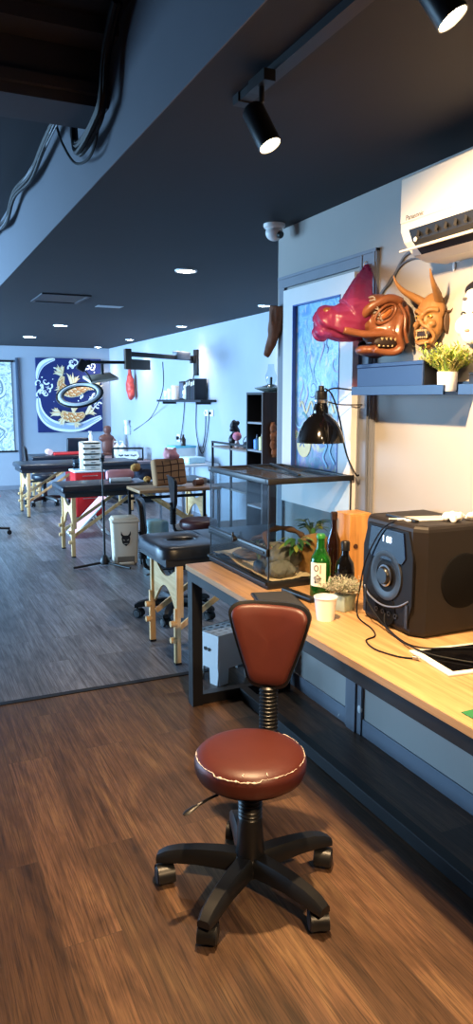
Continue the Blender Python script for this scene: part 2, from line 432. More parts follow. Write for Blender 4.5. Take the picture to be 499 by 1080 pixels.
    while z < o+.115: pr += [(.026, z), (.035, z+.007), (.026, z+.0135)]; z += .014
    bb.lathe(pr, 20, 0, (0, .248, 0)); bb.build('stem_bellows', M_['blackpl'], r)
    out = shield(); tilt = math.radians(-9)
    def shell(mb, sc, y0, y1, dome, mi=0):
        cx, cz = 0, .16; rings = []
        vs = []; fs = []; n = len(out)
        for kk, (q, yy) in enumerate(((1, y0), (1, y1), (.97, y1-dome*.45), (.9, y1-dome*.8), (.7, y1-dome), (.35, y1-dome*1.03), (0, y1-dome*1.04))):
            for (x, zz) in out:
                X = cx+(x-cx)*q*sc; Z = cz+(zz-cz)*q*sc; vs.append((X, yy+(-.012+X*X*1.4)*-1, Z))
        for i in range(6):
            for j in range(n): fs.append((i*n+j, i*n+(j+1) % n, (i+1)*n+(j+1) % n, (i+1)*n+j))
        fs.append(tuple(range(n))); return mb.add(vs, fs, mi, True)
    M = Matrix.Translation((0, .222, zb)) @ Matrix.Rotation(tilt, 4, 'X')
    m1 = MB(); shell(m1, 1.045, .022, .002, .004); m1.v = [tuple(M @ Vector(v)) for v in m1.v]
    m2 = MB(); shell(m2, .965, .004, -.006, .016); m2.v = [tuple(M @ Vector(v)) for v in m2.v]
    bs = m1.build('back_shell', M_['blackpl'], r); m2.build('backrest', back_m, r)
    # height lever
    L = MB(); q = math.radians(192)-ang_back+PI/2; dd = V(math.cos(q), math.sin(q), 0)
    L.tube([dd*.05+V(0, 0, o-.12), dd*.17+V(0, 0, o-.128), dd*.21+V(0, 0, o-.135)], .0045, 8)
    L.tube([dd*.205+V(0, 0, o-.134), dd*.225+V(0, 0, o-.139), dd*.25+V(0, 0, o-.146), dd*.262+V(0, 0, o-.149)], [.005, .011, .012, .006], 10, 0, True, True, .45)
    L.build('lever', M_['blackpl'], r)
    return r
chair = make_chair('swivel_chair', 'worn maroon round-seat swivel chair with frayed seam, in front of the worktop', M_['leather'], M_['leather'], (.99, 2.05, 0), math.radians(49), .515)

# ------------------------------------------------------------------ perforated stool under the bench
s = thing('step_stool', 'white perforated plastic stool under the worktop end', 'stool', (1.695, 3.873, 0), math.radians(17.5))
W, D, H = .29, .226, .295
st = MB()
holes = [(x, y) for x in (-.1, -.05, 0, .05, .1) for y in (-.066, -.022, .022, .066)]
xs = sorted(set([-W/2+.012, W/2-.012]+[h+dx for h in (-.1, -.05, 0, .05, .1) for dx in (-.014, .014)]))
yy = sorted(set([-D/2+.012, D/2-.012]+[h+dy for h in (-.066, -.022, .022, .066) for dy in (-.009, .009)]))
for i in range(len(xs)-1):
    for j in range(len(yy)-1):
        mx, my = (xs[i]+xs[i+1])/2, (yy[j]+yy[j+1])/2
        if any(abs(mx-a) < .013 and abs(my-b) < .008 for a, b in holes): continue
        st.add([(xs[i], yy[j], H), (xs[i+1], yy[j], H), (xs[i+1], yy[j+1], H), (xs[i], yy[j+1], H)], [(0, 1, 2, 3)])
st.box((0, 0, H-.02), (W-.03, D-.03, .004))
for ax in (0, 1):
    L = (W, D)[ax]; O = (D, W)[ax]
    for sg in (-1, 1):
        pl = [(-L/2+.012, H), (L/2-.012, H), (L/2, .115), (L/2-.012, .0), (L/2-.075, .0), (L/2-.085, .09), (-L/2+.085, .09), (-L/2+.075, 0), (-L/2+.012, 0), (-L/2, .115)]
        vs = []
        for dep in (0, .006):
            for (a, z) in pl:
                off = sg*(O/2-.012*(z/H)-.001-dep)
                vs.append((a, off, z) if ax == 0 else (off, a, z))
        n = len(pl); st.add(vs, [tuple(range(n)), tuple(range(2*n-1, n-1, -1))]+[(i, (i+1) % n, n+(i+1) % n, n+i) for i in range(n)])
st.build('body', M_['white'], s)
hd = MB()
for y in (-.022, .012): hd.cyl((-W/2+.006, y, .2), (-W/2-.0005+.004, y, .2), .011, None, 12)
hd.build('grip_hole', M_['black'], s)

# ------------------------------------------------------------------ ceiling fittings
def spot(name, label, p, aim, rail_z=CEIL-.022):
    r = thing(name, label, 'spotlight', p)
    d = Vector(aim).normalized()
    a = -d*.06; b = d*.06
    Q = d.to_track_quat('Z', 'Y').to_matrix()
    MB().lathe([(0, -.065), (.028, -.065), (.033, -.058), (.034, .06), (.031, .06), (.031, .052), (0, .05)], 28, 0, (0, 0, 0), True, Q).build('lamp_head', M_['blackpl'], r)
    MB().lathe([(0, .056), (.030, .056)], 24, 0, (0, 0, 0), True, Q).build('bulb', mat('warm lamp face', 'ffd9a0', .5, 0, 0, emit='ffe2b0', es=40), r, 'glowing warm white lamp face')
    h = rail_z-p[2]
    MB().tube([(0, 0, h), (0, 0, h*.5), -d*.03+V(0, 0, .035)], .008, 8).span((-.018, -.05, h-.03), (.018, .05, h)).build('adapter', M_['blackpl'], r)
    return r
rail = MB().span((1.01, -.8, CEIL-.024), (1.05, 2.18, CEIL)).span((1.005, 2.18, CEIL-.027), (1.055, 2.22, CEIL))
rl = rail.build('track_rail', M_['black']); tag(rl, 'black lighting track on the dark ceiling', 'track')
spot('track_spotlight', 'lit black track spotlight above the white air conditioner corner, nearest the camera', (1.03, 1.29, 2.445), (.42, -.35, -.84))
spot('track_spotlight', 'lit black track spotlight at the far end of the ceiling rail', (.995, 2.00, 2.41), (.28, -.38, -.88))
mdl = mat('cool lamp face', 'ffffff', .5, 0, 0, emit='fff4e4', es=30)
mdl2 = mat('cold lamp face', 'ffffff', .5, 0, 0, emit='e6f2ff', es=30)
for i, (x, y, rr, lab, mm) in enumerate((
        (1.98, 5.20, .065, 'large warm recessed downlight, biggest on the dark ceiling', mdl),
        (1.97, 9.68, .075, 'cold white downlight, right one of the pair at the back left', mdl2),
        (1.90, 11.64, .085, 'cold white downlight, left one of the pair at the back left', mdl2),
        (3.42, 6.79, .05, 'small downlight beside the near wall corner', mdl),
        (3.42, 9.16, .055, 'small downlight above the wall mounted lamp arm', mdl),
        (3.43, 11.54, .055, 'small downlight above the hanging red bag', mdl),
        (3.40, 13.45, .055, 'small downlight at the far back corner', mdl))):
    r = thing('downlight', lab, 'light', (x, y, CEIL-.008), 0, 'recessed ceiling downlights')
    MB().lathe([(rr, -.001), (rr+.012, -.004), (rr+.018, .004), (rr+.018, .008), (rr, .008)], 28).build('trim_ring', M_['white'], r)
    MB().lathe([(0, .001), (rr, .001)], 28).build('lens', mm, r)
r = thing('cctv_camera', 'white dome security camera under the ceiling at the wall corner', 'camera', (1.90, 3.66, CEIL), math.radians(40))
MB().lathe([(0, 0), (.058, 0), (.058, -.012), (.052, -.022), (.046, -.024), (0, -.024)], 28).build('base', M_['white'], r)
MB().ell((0, 0, -.045), (.047, .047, .042), 0, 22).build('dome', M_['white'], r)
MB().cyl((-.012, -.03, -.055), (-.018, -.049, -.064), .02, .018, 18).build('lens', M_['blackpl'], r)
o = MB().span((1.90, 7.44, CEIL-.004), (2.16, 7.60, CEIL), 0, .002, 1).build('ceiling_diffuser', mat('linear diffuser', '9aa0a8', .5)); tag(o, 'slim pale slot diffuser in the dark ceiling', 'vent')
v = thing('ceiling_grille', 'dark access hatch with raised edges in the ceiling', 'hatch', (1.45, 7.1, CEIL))
MB().span((-.22, -.3, -.012), (.22, -.27, 0)).span((-.22, .27, -.012), (.22, .3, 0)).span((-.22, -.27, -.012), (-.19, .27, 0)).span((.19, -.27, -.012), (.22, .27, 0)).build('frame', mat('hatch frame', '2c2e36', .5), v)
MB().span((-.19, -.27, -.005), (.19, .27, 0)).build('panel', M_['black'], v)
# cable bundles in the raised bay
def bundle(pts, n, spread, rad, seed):
    random.seed(seed); m = MB()
    for k in range(n):
        off = [V(random.uniform(-.2, -.02)*spread*3, random.uniform(-1, 1)*spread, random.uniform(-1, 1)*spread) for _ in pts]
        o0 = V(-abs(random.uniform(0, 1))*spread, random.uniform(-1, 1)*spread, random.uniform(-1, 1)*spread)
        m.tube(spline([Vector(p)+o0+oo*.35 for p, oo in zip(pts, off)], 6), rad, 7)
    return m
mc = mat('black cable sheath', '0d0e12', .55, 0, .05, spec=.25); mcg = mat('grey cable sheath', '5d636d', .5, 0, .05)
o = bundle([(.80, 2.70, 3.03), (.80, 2.86, 2.92), (.80, 2.93, 2.79), (.80, 3.00, 2.74), (.79, 3.2, 2.70), (.79, 3.36, 2.74), (.79, 3.40, 2.95)], 9, .022, .011, 4).build('cable_bundle', mc); tag(o, 'thick black cable bundle hanging under the grey beam', 'cable')
o = bundle([(.81, 3.42, 2.97), (.81, 3.8, 2.985), (.80, 4.1, 2.95), (.81, 4.6, 2.93), (.80, 5.2, 2.96), (.81, 5.7, 2.90), (.81, 6.4, 2.96), (.81, 7.5, 2.98)], 7, .022, .010, 5).build('cable_bundle', mc); tag(o, 'black cable bundle running along the top of the blue lit fascia', 'cable')
m = MB()
for k in range(2): m.tube(spline([(.785-.02*k, 3.42, 2.97), (.785, 4.1, 2.93+.02*k), (.785, 5.2, 2.945), (.785, 5.7, 2.885), (.785, 6.5, 2.95)], 8), .005, 6)
o = m.build('pale_cable', mcg); tag(o, 'thin grey cables lying along the black bundle by the fascia', 'cable')
o = MB().tube(spline([(.81, 3.9, 2.98), (.80, 3.75, 2.86), (.80, 3.5, 2.70), (.80, 3.25, 2.645), (.80, 3.1, 2.68), (.80, 3.02, 2.80)], 8), .006, 7).build('loop_cable', mc); tag(o, 'single thin cable looping below the grey beam', 'cable')

# ------------------------------------------------------------------ air conditioner
a = thing('air_conditioner', 'white wall air conditioner with open louvre under the ceiling', 'air conditioner', (2.0, 2.385, 2.17), RW)
L = .86   # local x runs along the wall towards the camera, y into the wall
prof = [(0, 0), (-.10, .0), (-.16, .018), (-.205, .062), (-.222, .10), (-.225, .16), (-.222, .285), (-.205, .298), (0, .298)]   # (y,z)
MX = Matrix(((0, 0, 1, 0), (1, 0, 0, 0), (0, 1, 0, 0), (0, 0, 0, 1)))
mac = mat('warm white plastic', 'd6cebf', .4, 0, .02)
MB().prism(prof, MX, 0, L).build('body', mac, a)
MB().prism([(-.2225, .125), (-.2275, .13), (-.2275, .285), (-.222, .29)], MX, .002, L-.002).build('front_panel', mac, a)
MB().prism([(-.2205, .100), (-.2035, .062), (-.158, .0185), (-.1615, .0155), (-.207, .0605), (-.2240, .099)], MX, .05, L-.05).build('outlet', mat('dark duct', '0d0d0f', .6), a, 'dark air outlet slot')
MB().prism([(-.190, .046), (-.193, .040), (-.243, .018), (-.249, .020), (-.249, .025)], MX, .03, L-.03).build('louvre', mac, a, 'open white flap')
for k in range(14): MB().box((.10+k*.05, -.2165, .080), (.010, .012, .030), 0, 0, (math.radians(-24), 0, .5)).build('guide_vane', mat('vane plastic', '2a2a2c', .5), a)
MB().ell((.075, -.212, .062), (.009, .006, .009), 0, 12).build('sensor', M_['white'], a)
text_mesh('Panasonic', .026, mat('logo grey', '4a4642', .5), 'logo', a, Matrix.Translation((.035, -.2278, .142)) @ FACE)
o = MB().tube(spline([(1.985, 2.36, 2.19), (1.99, 2.45, 2.21), (1.992, 2.62, 2.25), (1.99, 2.72, 2.16), (1.99, 2.82, 2.09), (1.972, 2.845, 1.95), (1.97, 2.85, 1.45), (1.975, 2.84, .95), (1.97, 2.80, .79)], 8), .006, 8).tube(spline([(1.99, 2.4, 2.19), (1.99, 2.5, 2.215), (1.99, 2.66, 2.21), (1.99, 2.84, 2.07)], 8), .004, 6).build('power_cable', mcg); tag(o, 'grey cable running from the air conditioner down the window casing', 'cable')

# ------------------------------------------------------------------ big blue picture
p = thing('framed_picture', 'large blue painting in a deep white frame behind the glass tank', 'picture', (2.0, 3.29, 1.083), RW)
W2, H2 = .343, 1.14   # half width, height
fm = mat('white lacquered frame', 'e2e0dd', .45, 0, .03)
fb = MB()
fb.span((-W2, -.055, 0), (W2, -.001, .19)).span((-W2, -.055, H2-.09), (W2, -.001, H2)).span((-W2, -.055, .19), (-W2+.11, -.001, H2-.09)).span((W2-.115, -.055, .19), (W2, -.001, H2-.09))
fb.build('frame', fm, p)
# layered abstract painting
t = NT('blue swirl painting'); co = t.coords()
n1 = t.noise(t.mapping(co, (1, 1, 1)), 5.5, 6, .6, 2.6)
base = t.ramp(n1, [(.28, '3f84d6'), (.42, '62b0ee'), (.52, '9ad8fa'), (.6, '70bff0'), (.74, 'd8eefb')])
n2 = t.noise(t.mapping(co, (1, 1, .55), loc=(3, 0, 2)), 8, 5, .6, 3.5)
base = t.mix(t.ramp(n2, [(.56, '000000'), (.66, 'ffffff')]), base, lin('ccd6f6'))
n3 = t.noise(t.mapping(co, (1, 1, 1), loc=(9, 4, 2)), 6, 5, .6, 2)
low = t.ramp(n3, [(.35, '1d2d6e'), (.48, '2a6d8f'), (.55, '6d5da8'), (.66, 'c9c071'), (.74, '2f7f63')])
sp = t.node('ShaderNodeSeparateXYZ'); t.link(co, sp.inputs[0])
mr = t.node('ShaderNodeMapRange'); t.link(sp.outputs[2], mr.inputs[0]); mr.inputs[1].default_value = .62; mr.inputs[2].default_value = .40; mr.inputs[3].default_value = 0; mr.inputs[4].default_value = .85
t.link(t.mix(mr.outputs[0], base, low), t.b.inputs['Base Color']); t.b.inputs['Roughness'].default_value = .3; t.b.inputs['Coat Weight'].default_value = .4
art = MB(); x0, x1, z0, z1 = -W2+.11, W2-.115, .19, H2-.09
art.span((x0, -.034, z0), (x1, -.03, z1))
random.seed(12)
def curl(mb, cx, cz, s, rot, mi, y, w=.012, turns=1.5, flip=1):
    pts = []; ws = []
    for i in range(26):
        q = i/25; a = rot+flip*turns*2*PI*q; rr = s*(1-q)**.8+.002
        pts.append((cx+rr*math.cos(a), cz+rr*math.sin(a))); ws.append(w*(1.05-q))
    mb.ribbon(pts, ws, y, mi)
for k in range(22):
    curl(art, random.uniform(x0+.05, x1-.05), random.uniform(.42, z1-.06), random.uniform(.03, .06), random.uniform(0, 6), random.choice((1, 1, 2, 3)), -.0345-.00008*k, random.uniform(.004, .011), random.uniform(.4, 1.2), random.choice((-1, 1)))
for k in range(9):
    zz = random.uniform(.5, z1-.1); xx = random.uniform(x0+.06, x1-.1)
    art.ribbon([(xx+.02*math.sin(i*.7+k), zz-.02*i) for i in range(9)], [.002+.008*math.sin(PI*i/8) for i in range(9)], -.0366-.00005*k, random.choice((1, 2)))
# pale medallions and a blue seated figure near the bottom
art.disc((x0+.10, .33), .075, -.0372, 4, 24).ribbon([(x0+.06, .31), (x0+.10, .35), (x0+.14, .33)], .01, -.0373, 3).ribbon([(x0+.07, .36), (x0+.11, .31)], .008, -.0373, 3)
fig = spline([(x0+.34, .22, 0), (x0+.30, .27, 0), (x0+.33, .33, 0), (x0+.29, .36, 0), (x0+.34, .41, 0), (x0+.38, .36, 0), (x0+.36, .30, 0), (x0+.41, .24, 0)], 6)
art.ribbon([(q.x, q.y) for q in fig], .014, -.0372, 1).disc((x0+.33, .44), .03, -.0372, 2)
art.ribbon([(x0+.05+.012*i, .52+.03*math.sin(i*.8)) for i in range(30)], .012, -.0371, 4)
art.ribbon([(x0+.08+.012*i, .47+.02*math.sin(i*.6+1)) for i in range(26)], .016, -.0371, 5)
art.build('painting', [t.m, mat('art pale blue', '8cc4ea', .4, 0, .2), mat('art lilac', 'b9b6e2', .4, 0, .2), mat('art deep blue', '20489a', .4, 0, .2), mat('art yellow', 'cfc488', .4, 0, .25), mat('art teal', '2f7d86', .4, 0, .25)], p)
ln = MB(); bt = .006
for aa, bb in (((x0, z0), (x1, z0)), ((x0, z1), (x1, z1)), ((x0, z0), (x0, z1)), ((x1, z0), (x1, z1))):
    ln.span((aa[0]-bt/2, -.0575, aa[1]-bt/2), (bb[0]+bt/2, -.03, bb[1]+bt/2))
ln.build('inner_border', mat('blue border', '3a5fae', .4), p, 'thin blue inner border')

# ------------------------------------------------------------------ wall ledges and what stands on them
mled = mat('navy painted ledge', '203d6b', .5, 0, .08)
def ledge(label, ya, yb):
    L = ya-yb
    r = thing('wall_ledge', label, 'shelf', (2.0, ya, 1.663), RW)
    MB().span((0, -.15, 0), (L, -.001, .012)).build('shelf_board', mled, r)
    MB().span((0, -.152, 0), (L, -.14, .037), 0, .001, 1).build('front_lip', mled, r)
    MB().span((0, -.014, .012), (L, -.001, .05)).build('back_rail', mled, r)
ledge('dark blue wall ledge below the carved masks', 2.803, 2.193)
ledge('short end of dark blue wall ledge at the right edge of the view', 2.112, 1.55)
b = thing('storage_box', 'long dark blue box lying on the wall ledge below the dragon head', 'box', (1.922, 2.563, 1.675), RW)
MB().span((-.225, -.055, 0), (.225, .055, .105), 0, .002, 1).build('box_body', mat('dark blue board', '1b3868', .55, 0, .06), b)
MB().span((-.227, -.057, .105), (.227, .057, .122), 0, .002, 1).build('lid', mat('dark blue board', '1b3868'), b)
MB().span((.2272, -.05, .005), (.229, .05, .118)).build('end_panel', M_['black'], b, 'black end face')
b = thing('small_box', 'small black box on the ledge beside the bright green pot plant', 'box', (1.93, 2.06, 1.675), RW)
MB().span((-.045, -.04, 0), (.05, .04, .06), 0, .003).build('box_body', M_['black'], b); MB().span((-.046, -.041, .06), (.051, .041, .068), 0, .002).build('lid', M_['black'], b)
def blades(n, rad, h, lean, seed, w=.004, curly=.3, lo=.0, leafy=False):
    random.seed(seed); m = MB()
    for k in range(n):
        a = random.uniform(0, 2*PI); r0 = rad*math.sqrt(random.random()); hh = h*random.uniform(.55, 1.1); ln_ = lean*random.uniform(.2, 1)*(.5+r0/rad)
        a2 = a+random.uniform(-.5, .5)
        P = [V(r0*.6*math.cos(a), r0*.6*math.sin(a), lo)]
        for i in range(1, 4):
            q = i/3; P.append(P[0]+V(math.cos(a2)*ln_*q**1.5, math.sin(a2)*ln_*q**1.5, hh*q*(1-curly*q*q)))
        tip = k % 3
        m.tube(P, [w*.5, w*.7, w*.55, w*.12], 4, tip, True, True, .5)
        if leafy:
            for q in range(7):
                b_ = P[1].lerp(P[3], q/6); dr = V(random.uniform(-1, 1), random.uniform(-1, 1), random.uniform(.2, 1)).normalized()*w*5
                m.tube([b_, b_+dr*.6, b_+dr], [w*.25, w*.8, w*.1], 4, random.randrange(3), False, True, .4)
    return m
pl = thing('potted_plant', 'bright green bushy grass in a white pot on the wall ledge', 'plant', (1.93, 2.268, 1.675))
MB().lathe([(0, 0), (.032, 0), (.036, .006), (.039, .075), (.036, .075), (.034, .06), (0, .06)], 24).build('pot', M_['white'], pl)
blades(170, .04, .14, .085, 2, .0045, .25, .055, True).build('foliage', [mat('leaf yellow green', 'a7b34a', .6, 0, .2), mat('leaf green', '6f8f3a', .6, 0, .2), mat('leaf pale', 'c9c07c', .6, 0, .2)], pl)

# ------------------------------------------------------------------ carved masks
mlac = mat('brown lacquered carving', '6e4129', .36, 0, .25, 18, .1, coat=.12)
mdark = mat('dark recess lacquer', '1d0f0a', .6)
mtooth = mat('ivory', 'd9cda8', .45)
DP = (1.985, 2.608, 1.955); DR = math.radians(-104)     # faces away from the wall: local -Y is the snout direction
dr = thing('dragon_mask', 'brown carved dragon head mask on the wall, snout inside the pink bag', 'mask', DP, DR)
b = MB()
b.ell((0, -.10, .01), (.105, .105, .115)).ell((0, -.13, .055), (.09, .09, .07)).ell((0, -.03, 0), (.10, .03, .11))
b.ell((0, -.235, .0), (.068, .13, .055)).ell((0, -.335, .012), (.056, .045, .048))
for sx in (-1, 1):
    b.ell((sx*.066, -.085, -.03), (.045, .07, .075)).ell((sx*.03, -.355, .045), (.022, .026, .02))
    b.tube(spline([(sx*.085, -.06, .085), (sx*.098, -.12, .095), (sx*.085, -.185, .065), (sx*.06, -.215, .03)], 6), .019, 10)
    b.tube(spline([(sx*.095, -.055, .03), (sx*.108, -.075, -.04), (sx*.10, -.06, -.10), (sx*.085, -.10, -.118), (sx*.075, -.17, -.105)], 6), [.014]*12+[.017]*13, 10)
    b.tube(spline([(sx*.07, -.30, -.03), (sx*.078, -.22, -.045), (sx*.09, -.14, -.045), (sx*.10, -.09, -.05)], 6), .016, 10)
b.ell((0, -.12, -.105), (.07, .09, .026)).ell((0, -.185, -.105), (.05, .035, .022))
blob(b, .0055, 'head', mlac, dr, 4)
for sx in (-1, 1):
    e = MB(); c = (sx*.090, -.130, .035); tl = math.radians(38)*1
    e.ell(c, (.017, .036, .017), 0, 18, Matrix.Rotation(tl, 3, 'X')); eo = e.build('eye', mat('eye brown lacquer', '95582c', .25, 0, .2, coat=.3), dr)
    rg = MB()
    def alm(a_, b_, dx, dz0=0): return [(c[0]+sx*(dx-.010*abs(math.cos(i*2*PI/28))), c[1]+a_*math.cos(i*2*PI/28)*math.cos(tl)-b_*math.sin(i*2*PI/28)*math.sin(tl), c[2]+dz0+a_*math.cos(i*2*PI/28)*math.sin(tl)+b_*math.sin(i*2*PI/28)*math.cos(tl)) for i in range(29)]
    rg.tube(alm(.052, .027, .012), .006, 8, 0, False).tube(alm(.034, .013, .019), .003, 8, 0, False)
    rg.tube(spline([(sx*.100, -.075, .075), (sx*.106, -.05, .03), (sx*.108, -.05, -.03), (sx*.104, -.035, -.08)], 6), .007, 8).tube(spline([(sx*.103, -.09, -.01), (sx*.110, -.10, -.035), (sx*.112, -.075, -.055)], 6), .005, 8)
    rg.build('eye_rim', mlac, eo)
    MB().ell((sx*.098, -.125, -.078), (.010, .052, .023)).build('mouth', mdark, dr, 'dark open mouth')
    tt = MB()
    for i in range(4): tt.lathe([(.006, 0), (.005, -.008), (.002, -.014), (0, -.015)], 8, 0, (sx*.104, -.088-.019*i, -.060)); tt.lathe([(.005, 0), (.004, .006), (0, .012)], 8, 0, (sx*.102, -.10-.019*i, -.096))
    tt.build('teeth', mat('aged tooth', 'a58f6a', .5), dr, 'row of small aged teeth')
    mn = MB()
    for i in range(8): mn.tube(spline([(sx*.07, -.195+.004*i, .10-.012*i), (sx*.10, -.185+.004*i, .10-.012*i), (sx*.098, -.178+.005*i, .09-.012*i)], 4), [.003+.001*math.sin(q) for q in range(9)], 6)
    mn.build('whisker_comb', mat('grey hair', '8d857c', .7), dr, 'grey bristle fringe before the eye')
# translucent pink bag hooked on the wall and pulled over the snout
t = NT('pink thin plastic'); t.b.inputs['Base Color'].default_value = lin('96386a'); t.b.inputs['Roughness'].default_value = .33
tl = t.node('ShaderNodeBsdfTranslucent'); tl.inputs[0].default_value = lin('c23a78'); tp = t.node('ShaderNodeBsdfTransparent'); tp.inputs[0].default_value = lin('f0a3bb')
m1 = t.node('ShaderNodeMixShader'); m1.inputs[0].default_value = .3; t.link(t.b.outputs[0], m1.inputs[1]); t.link(tl.outputs[0], m1.inputs[2])
m2 = t.node('ShaderNodeMixShader'); m2.inputs[0].default_value = .42; t.link(m1.outputs[0], m2.inputs[1]); t.link(tp.outputs[0], m2.inputs[2]); t.link(m2.outputs[0], t.out.inputs[0])
Rm = Matrix.Translation(DP) @ Matrix.Rotation(DR, 4, 'Z')
def dl(*q): return Rm @ Vector(q)
b = MB()
S = Matrix.Rotation(DR, 3, 'Z')
b.ell(dl(0, -.27, .005), (.085, .115, .078), 0, 18, S).ell(dl(0, -.345, .01), (.07, .062, .066), 0, 18, S).ell(dl(0, -.22, .045), (.078, .09, .062), 0, 18, S).ell(dl(0, -.37, -.035), (.05, .04, .035), 0, 18, S)
hook = V(1.985, 2.905, 2.245)
mid1 = dl(0, -.22, .05); mid2 = mid1.lerp(hook, .5)+V(-.02, -.01, 0)
b.tube([dl(0, -.25, .03), mid1, mid1.lerp(hook, .35)+V(-.02, -.02, -.01), mid1.lerp(hook, .62), mid1.lerp(hook, .85), hook], [.085, .082, .06, .042, .022, .008], 14)
def crease(co):
    q = co-hook; a = math.atan2(q.y, q.z*-1)
    return .012*noise.noise(Vector((a*17, q.length*2.2, 3)))+.0035*noise.noise(co*30)
bag = blob(b, .005, 'plastic_bag', t.m, None, 3, crease); tag(bag, 'thin pink plastic bag hooked on the wall over the dragon snout', 'bag')
o = MB().cyl((2.0, 2.916, 2.255), (1.985, 2.912, 2.258), .012, .012, 14).tube(spline([(1.985, 2.91, 2.262), (1.972, 2.908, 2.258), (1.97, 2.908, 2.236), (1.98, 2.905, 2.232)], 4), .003, 6).build('wall_hook', M_['white']); tag(o, 'small white adhesive hook holding the pink bag', 'hook')

# horned demon mask: local x right, y into wall, z up
hn = thing('horned_mask', 'tan carved horned demon mask with grinning mouth on the wall', 'mask', (1.995, 2.425, 1.955), math.radians(-82))
b = MB()
b.ell((0, -.03, .035), (.066, .045, .062)).ell((0, -.035, -.015), (.063, .045, .07)).ell((0, -.045, -.085), (.037, .035, .03))
b.ell((0, -.02, .06), (.05, .04, .05))
for s_ in (-1, 1):
    b.ell((s_*.036, -.066, -.016), (.021, .018, .017)).tube(spline([(s_*.006, -.078, .025), (s_*.03, -.076, .038), (s_*.058, -.052, .036)], 5), .0095, 10)
    b.tube(spline([(s_*.012, -.092, -.018), (s_*.035, -.078, -.035), (s_*.048, -.06, -.065), (s_*.03, -.06, -.094)], 5), .0075, 10)
    b.ell((s_*.010, -.092, -.012), (.009, .011, .008))
    b.tube([(s_*.06, -.005, .02), (s_*.072, .0, .0), (s_*.066, 0, -.03)], .009, 8)
b.tube([(0, -.078, .03), (0, -.088, .01), (0, -.099, -.008)], [.009, .011, .013], 10)
b.tube(spline([(-.035, -.068, -.083), (0, -.085, -.09), (.035, -.068, -.083)], 6), .008, 10)
mtan = mat('tan carved wood', '8a6136', .5, 0, .18, 22, .12)
blob(b, .0036, 'face', mtan, hn, 2)
MB().ell((0, -.070, -.052), (.040, .016, .024)).build('mouth', mdark, hn, 'dark open mouth')
tt = MB()
for i in range(7):
    x = -.027+.009*i; y = -.086+abs(x)*.25
    tt.box((x, y, -.039), (.0075, .006, .010), 0, .002); tt.box((x, y, -.066), (.007, .006, .008), 0, .002)
for s_ in (-1, 1): tt.lathe([(.005, 0), (.003, -.014), (0, -.022)], 8, 0, (s_*.024, -.083, -.036)); tt.lathe([(.005, 0), (.003, .012), (0, .02)], 8, 0, (s_*.027, -.08, -.07))
tt.build('teeth', mat('dull tooth', '9c8560', .5), hn)
for s_ in (-1, 1):
    e = MB().ell((s_*.031, -.072, .014), (.014, .007, .008)).build('eye', mat('gilt eye', 'c8a44e', .3, .6), hn); MB().ell((s_*.031, -.0785, .013), (.004, .003, .004)).build('pupil', mdark, e)
    MB().tube(spline([(s_*.040, -.035, .075), (s_*.060, -.065, .095), (s_*.080, -.105, .118), (s_*.092, -.135, .148), (s_*.096, -.15, .178)], 6), [.019-.017*(i/24)**1.1 for i in range(25)], 14).build('horn', mtan, hn)
    MB().tube(spline([(s_*.064, -.012, .03), (s_*.082, -.004, .035), (s_*.096, 0, .06)], 5), [.010, .013, .012, .011, .010, .009, .008, .006, .004, .003, .001], 8, 0, True, True, .5).build('ear', mat('dark carved wood', '4a3524', .5), hn, 'dark pointed ear')
    MB().ell((s_*.067, -.01, -.01), (.008, .02, .045)).build('side_hair', mat('dark carved wood', '4a3524'), hn)
# round white mask
of = thing('white_mask', 'round smiling white face mask with black hair at the right edge', 'mask', (1.995, 2.165, 1.945), math.radians(-84))
b = MB().ell((0, -.03, .04), (.066, .040, .075)).ell((0, -.035, -.03), (.078, .045, .068)).ell((-.04, -.055, -.03), (.036, .026, .036)).ell((.04, -.055, -.03), (.036, .026, .036)).ell((0, -.055, -.07), (.04, .025, .03)).ell((0, -.078, -.01), (.008, .009, .013))
b.ell((0, -.03, .075), (.05, .038, .045))
mgof = mat('white gofun lacquer', 'ded2c2', .38, 0, .05)
blob(b, .004, 'face', mgof, of, 4)
MB().ell((0, -.018, .098), (.064, .044, .038)).ell((-.062, -.012, .05), (.012, .02, .05)).ell((.062, -.012, .05), (.012, .02, .05)).build('hair', mat('black hair lacquer', '161416', .4), of, 'black painted hair')
f = MB()
for s_ in (-1, 1): f.tube(spline([(s_*.016, -.073, .012), (s_*.03, -.071, .019), (s_*.046, -.063, .012)], 5), .0028, 6)
f.build('eyes', M_['black'], of)
f = MB()
for s_ in (-1, 1): f.ell((s_*.028, -.066, .066), (.011, .004, .007))
f.build('eyebrows', mat('grey smudge', '4b4643', .6), of)
MB().ell((0, -.079, -.050), (.012, .004, .006)).build('lips', mat('faded red lips', 'b5735e', .5), of)
o = MB().ell((1.996, 2.315, 2.175), (.004, .020, .008), 0, 10).ell((1.996, 2.335, 2.155), (.004, .008, .02), 0, 10).build('torn_tape', M_['white']); tag(o, 'scrap of white tape on the wall below the air conditioner', 'tape')

